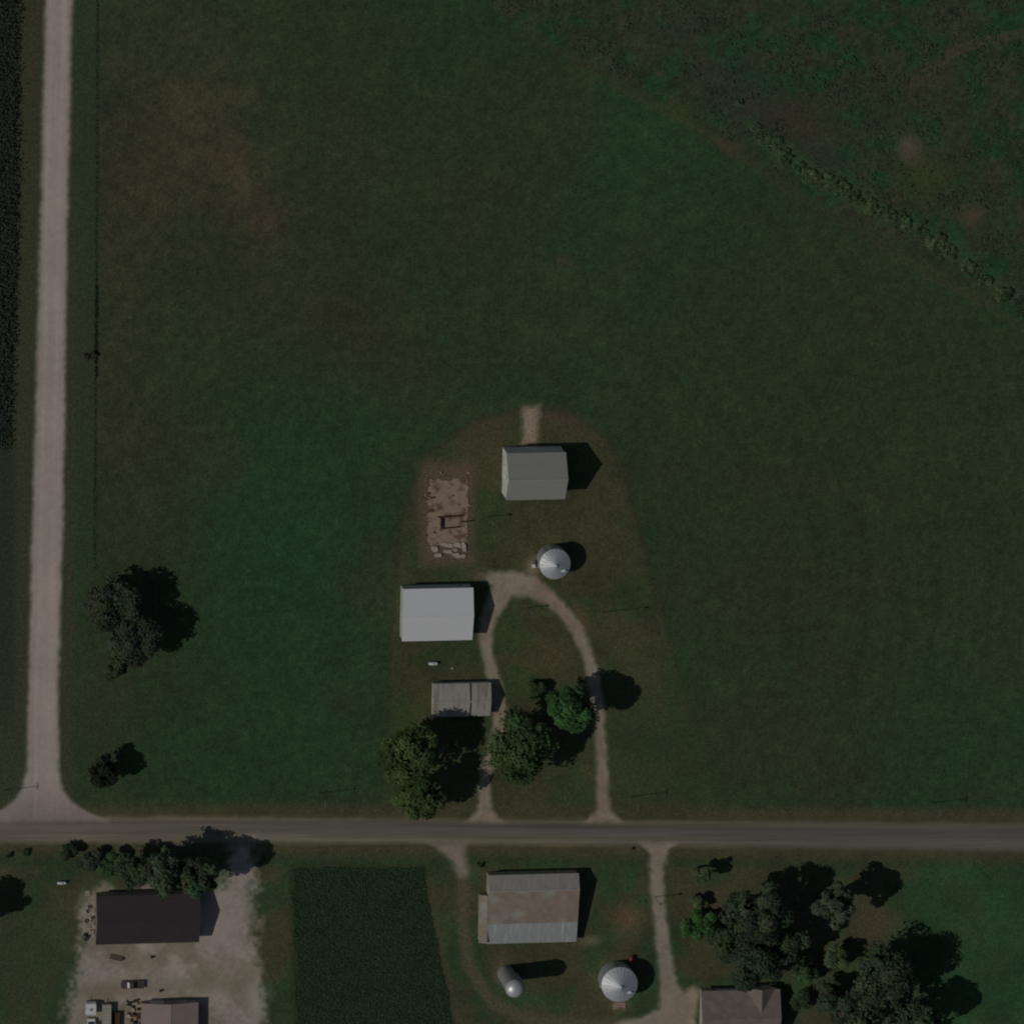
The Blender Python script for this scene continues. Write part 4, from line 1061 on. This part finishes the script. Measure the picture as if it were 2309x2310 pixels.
MB().prism([(-2.5, 0.4), (2.4, 0.4), (2.5, 0.7), (2.4, 1.1), (1.75, 1.25), (1.2, 2.05), (-2.4, 2.1), (-2.5, 1.9)], -0.98, 0.98, 'y').build("body", "white", vn_)
MB().add([(1.78, -0.8, 1.27), (1.78, 0.8, 1.27), (1.26, 0.75, 2.0), (1.26, -0.75, 2.0), (1.74, -0.8, 1.25), (1.74, 0.8, 1.25), (1.22, 0.75, 1.98), (1.22, -0.75, 1.98)], [(0, 1, 2, 3), (4, 7, 6, 5), (0, 4, 5, 1), (1, 5, 6, 2), (2, 6, 7, 3), (3, 7, 4, 0)]).build("windshield", "glass", vn_)
for sx in (-1.6, 1.6):
    for sy in (-0.88, 0.88): wheel(vn_, sx, sy)
p = P(241, 2300, 1.6)
ut = empty("cargo_trailer", (p.x, p.y, 0), math.pi / 2, "long beige enclosed trailer standing next to the white camper", "trailer")
MB().prism([(-4.0, 0.6), (4.0, 0.6), (4.0, 2.2), (-4.0, 2.2)], -1.05, 1.05, 'y').build("body", "cream", ut)
mb = MB()
for k in range(9): mb.box(-3.9 + k * 0.97, -1.07, 2.205, -3.84 + k * 0.97, 1.07, 2.24)
mb.build("roof_bows", "steel", ut)
for sx in (-1.2, -0.3):
    for sy in (-0.95, 0.95): wheel(ut, sx, sy, 0.36)
MB().tube((4.0, 0, 0.55), (5.2, 0, 0.5), 0.07, 0.05, 8).build("drawbar", "steel", ut)
p = P(263, 2308, 1.0)
wg = empty("hay_wagon", (p.x, p.y, 0), math.pi / 2, "rusty brown wagon between the beige trailer and the scrap heap", "wagon")
MB().box(-2.9, -0.85, 0.8, 2.9, 1.15, 0.95).build("deck", "rust", wg)
mb = MB(); mb.box(-2.9, 0.80, 0.955, 2.9, 0.86, 1.4); mb.box(-2.9, -0.86, 0.955, 2.9, -0.80, 1.4); mb.build("side_rails", "rust", wg)
MB().box(2.84, -0.78, 0.955, 2.9, 0.78, 1.4).build("end_board", "rust", wg)
for sx in (-1.9, 1.9):
    for sy in (-0.72, 0.72): wheel(wg, sx, sy, 0.38)
# implement lying in the yard
p = P(263, 2160, 0.3)
hw_ = empty("harrow", (p.x, p.y, 0), math.radians(-14), "dark old harrow lying on the gravel south of the dark brown building", "harrow")
mb = MB()
for k in range(3): mb.box(-1.7, -0.6 + k * 0.5, 0.22, 1.7, -0.5 + k * 0.5, 0.34)
for k in range(5): mb.box(-1.6 + k * 0.75, -0.7, 0.35, -1.5 + k * 0.75, 0.6, 0.43)
mb.build("frame", "rustwood", hw_)
mb = MB()
for k in range(3):
    for j in range(9): mb.tube((-1.6 + j * 0.4, -0.55 + k * 0.5, 0.25), (-1.6 + j * 0.4, -0.55 + k * 0.5, 0.0), 0.03, 0.015, 5)
mb.build("teeth", "rust", hw_)
MB().box(1.3, -0.35, 0.35, 1.75, 0.15, 0.75).build("ballast_box", "dark", hw_)
def barrel(px, py, label, mat, group=None):
    p = P(px, py)
    return tag(MB().lathe([(0, 0), (0.29, 0), (0.29, 0.28), (0.31, 0.3), (0.29, 0.32), (0.29, 0.6), (0.31, 0.62), (0.29, 0.64), (0.29, 0.9), (0.25, 0.88), (0, 0.86)], 18).build("barrel", mat, None, loc=(p.x, p.y, 0.01)), label, "barrel", group)
barrel(362, 2234, "dark barrel standing just north of the workshop", "dark")
barrel(342, 2158, "faint brown barrel alone on the gravel north east of the harrow", "rust")
def pallet(px, py, rz, label, mat="pallet", stack=1, group=None, sx=1.2):
    p = P(px, py)
    mb = MB()
    for s in range(stack):
        z = 0.02 + s * 0.16
        for k in range(3): mb.box(-sx / 2, -0.55 + k * 0.5, z, sx / 2, -0.45 + k * 0.5, z + 0.1)
        for k in range(7): mb.box(-sx / 2 + k * (sx - 0.1) / 6, -0.6, z + 0.101, -sx / 2 + 0.1 + k * (sx - 0.1) / 6, 0.6, z + 0.13)
    return tag(mb.build("pallet", mat, None, loc=(p.x, p.y, 0.01), rz=rz), label, "pallet", group)
jr = random.Random(9)
gp = "pallets along the west wall of the dark brown building"
for i, (x, y) in enumerate([(198, 2014), (206, 2030), (197, 2040), (208, 2054), (199, 2066), (207, 2082), (197, 2088), (206, 2102)]):
    pallet(x, y, jr.uniform(-0.3, 0.3), "grey wooden pallet in the junk along the dark brown building's west wall", "pallet", jr.choice((1, 2, 4)), gp)
def tyre(px, py, label, group, z=0.01):
    p = P(px, py)
    return tag(MB().lathe([(0.24, 0.02), (0.44, 0.0), (0.5, 0.06), (0.5, 0.22), (0.44, 0.28), (0.24, 0.26), (0.24, 0.02)], 20).build("tyre", "tyre", None, loc=(p.x, p.y, z)), label, "tyre", group)
for i, (x, y) in enumerate([(203, 2045), (199, 2055), (210, 2070), (196, 2077)]):
    tyre(x, y, "old black tyre lying among the pallets west of the dark brown building", "tyres among the pallets")
for i, (x, y, z) in enumerate([(193, 2108, 0.01), (199, 2113, 0.01), (204, 2106, 0.01), (197, 2109, 0.29), (195, 2118, 0.01)]):
    tyre(x, y, "black tyre in the pile at the south end of the pallet row", "tyres piled at the corner", z)
gj = "scrap pieces between the wagon and the workshop"
for i in range(26):
    x = jr.uniform(287, 317); y = jr.uniform(2254, 2312)
    m = jr.choice(["dark", "rustwood", "steel", "dark", "rubble", "tyre", "rust"])
    chunk("scrap_piece", x, y, jr.uniform(0.4, 1.4), jr.uniform(0.4, 1.1), jr.uniform(0.2, 0.8), 400 + i, "piece of scrap in the dark heap beside the workshop's west wall", "scrap", m, gj, z=0.01, rz=jr.uniform(-1.5, 1.5))
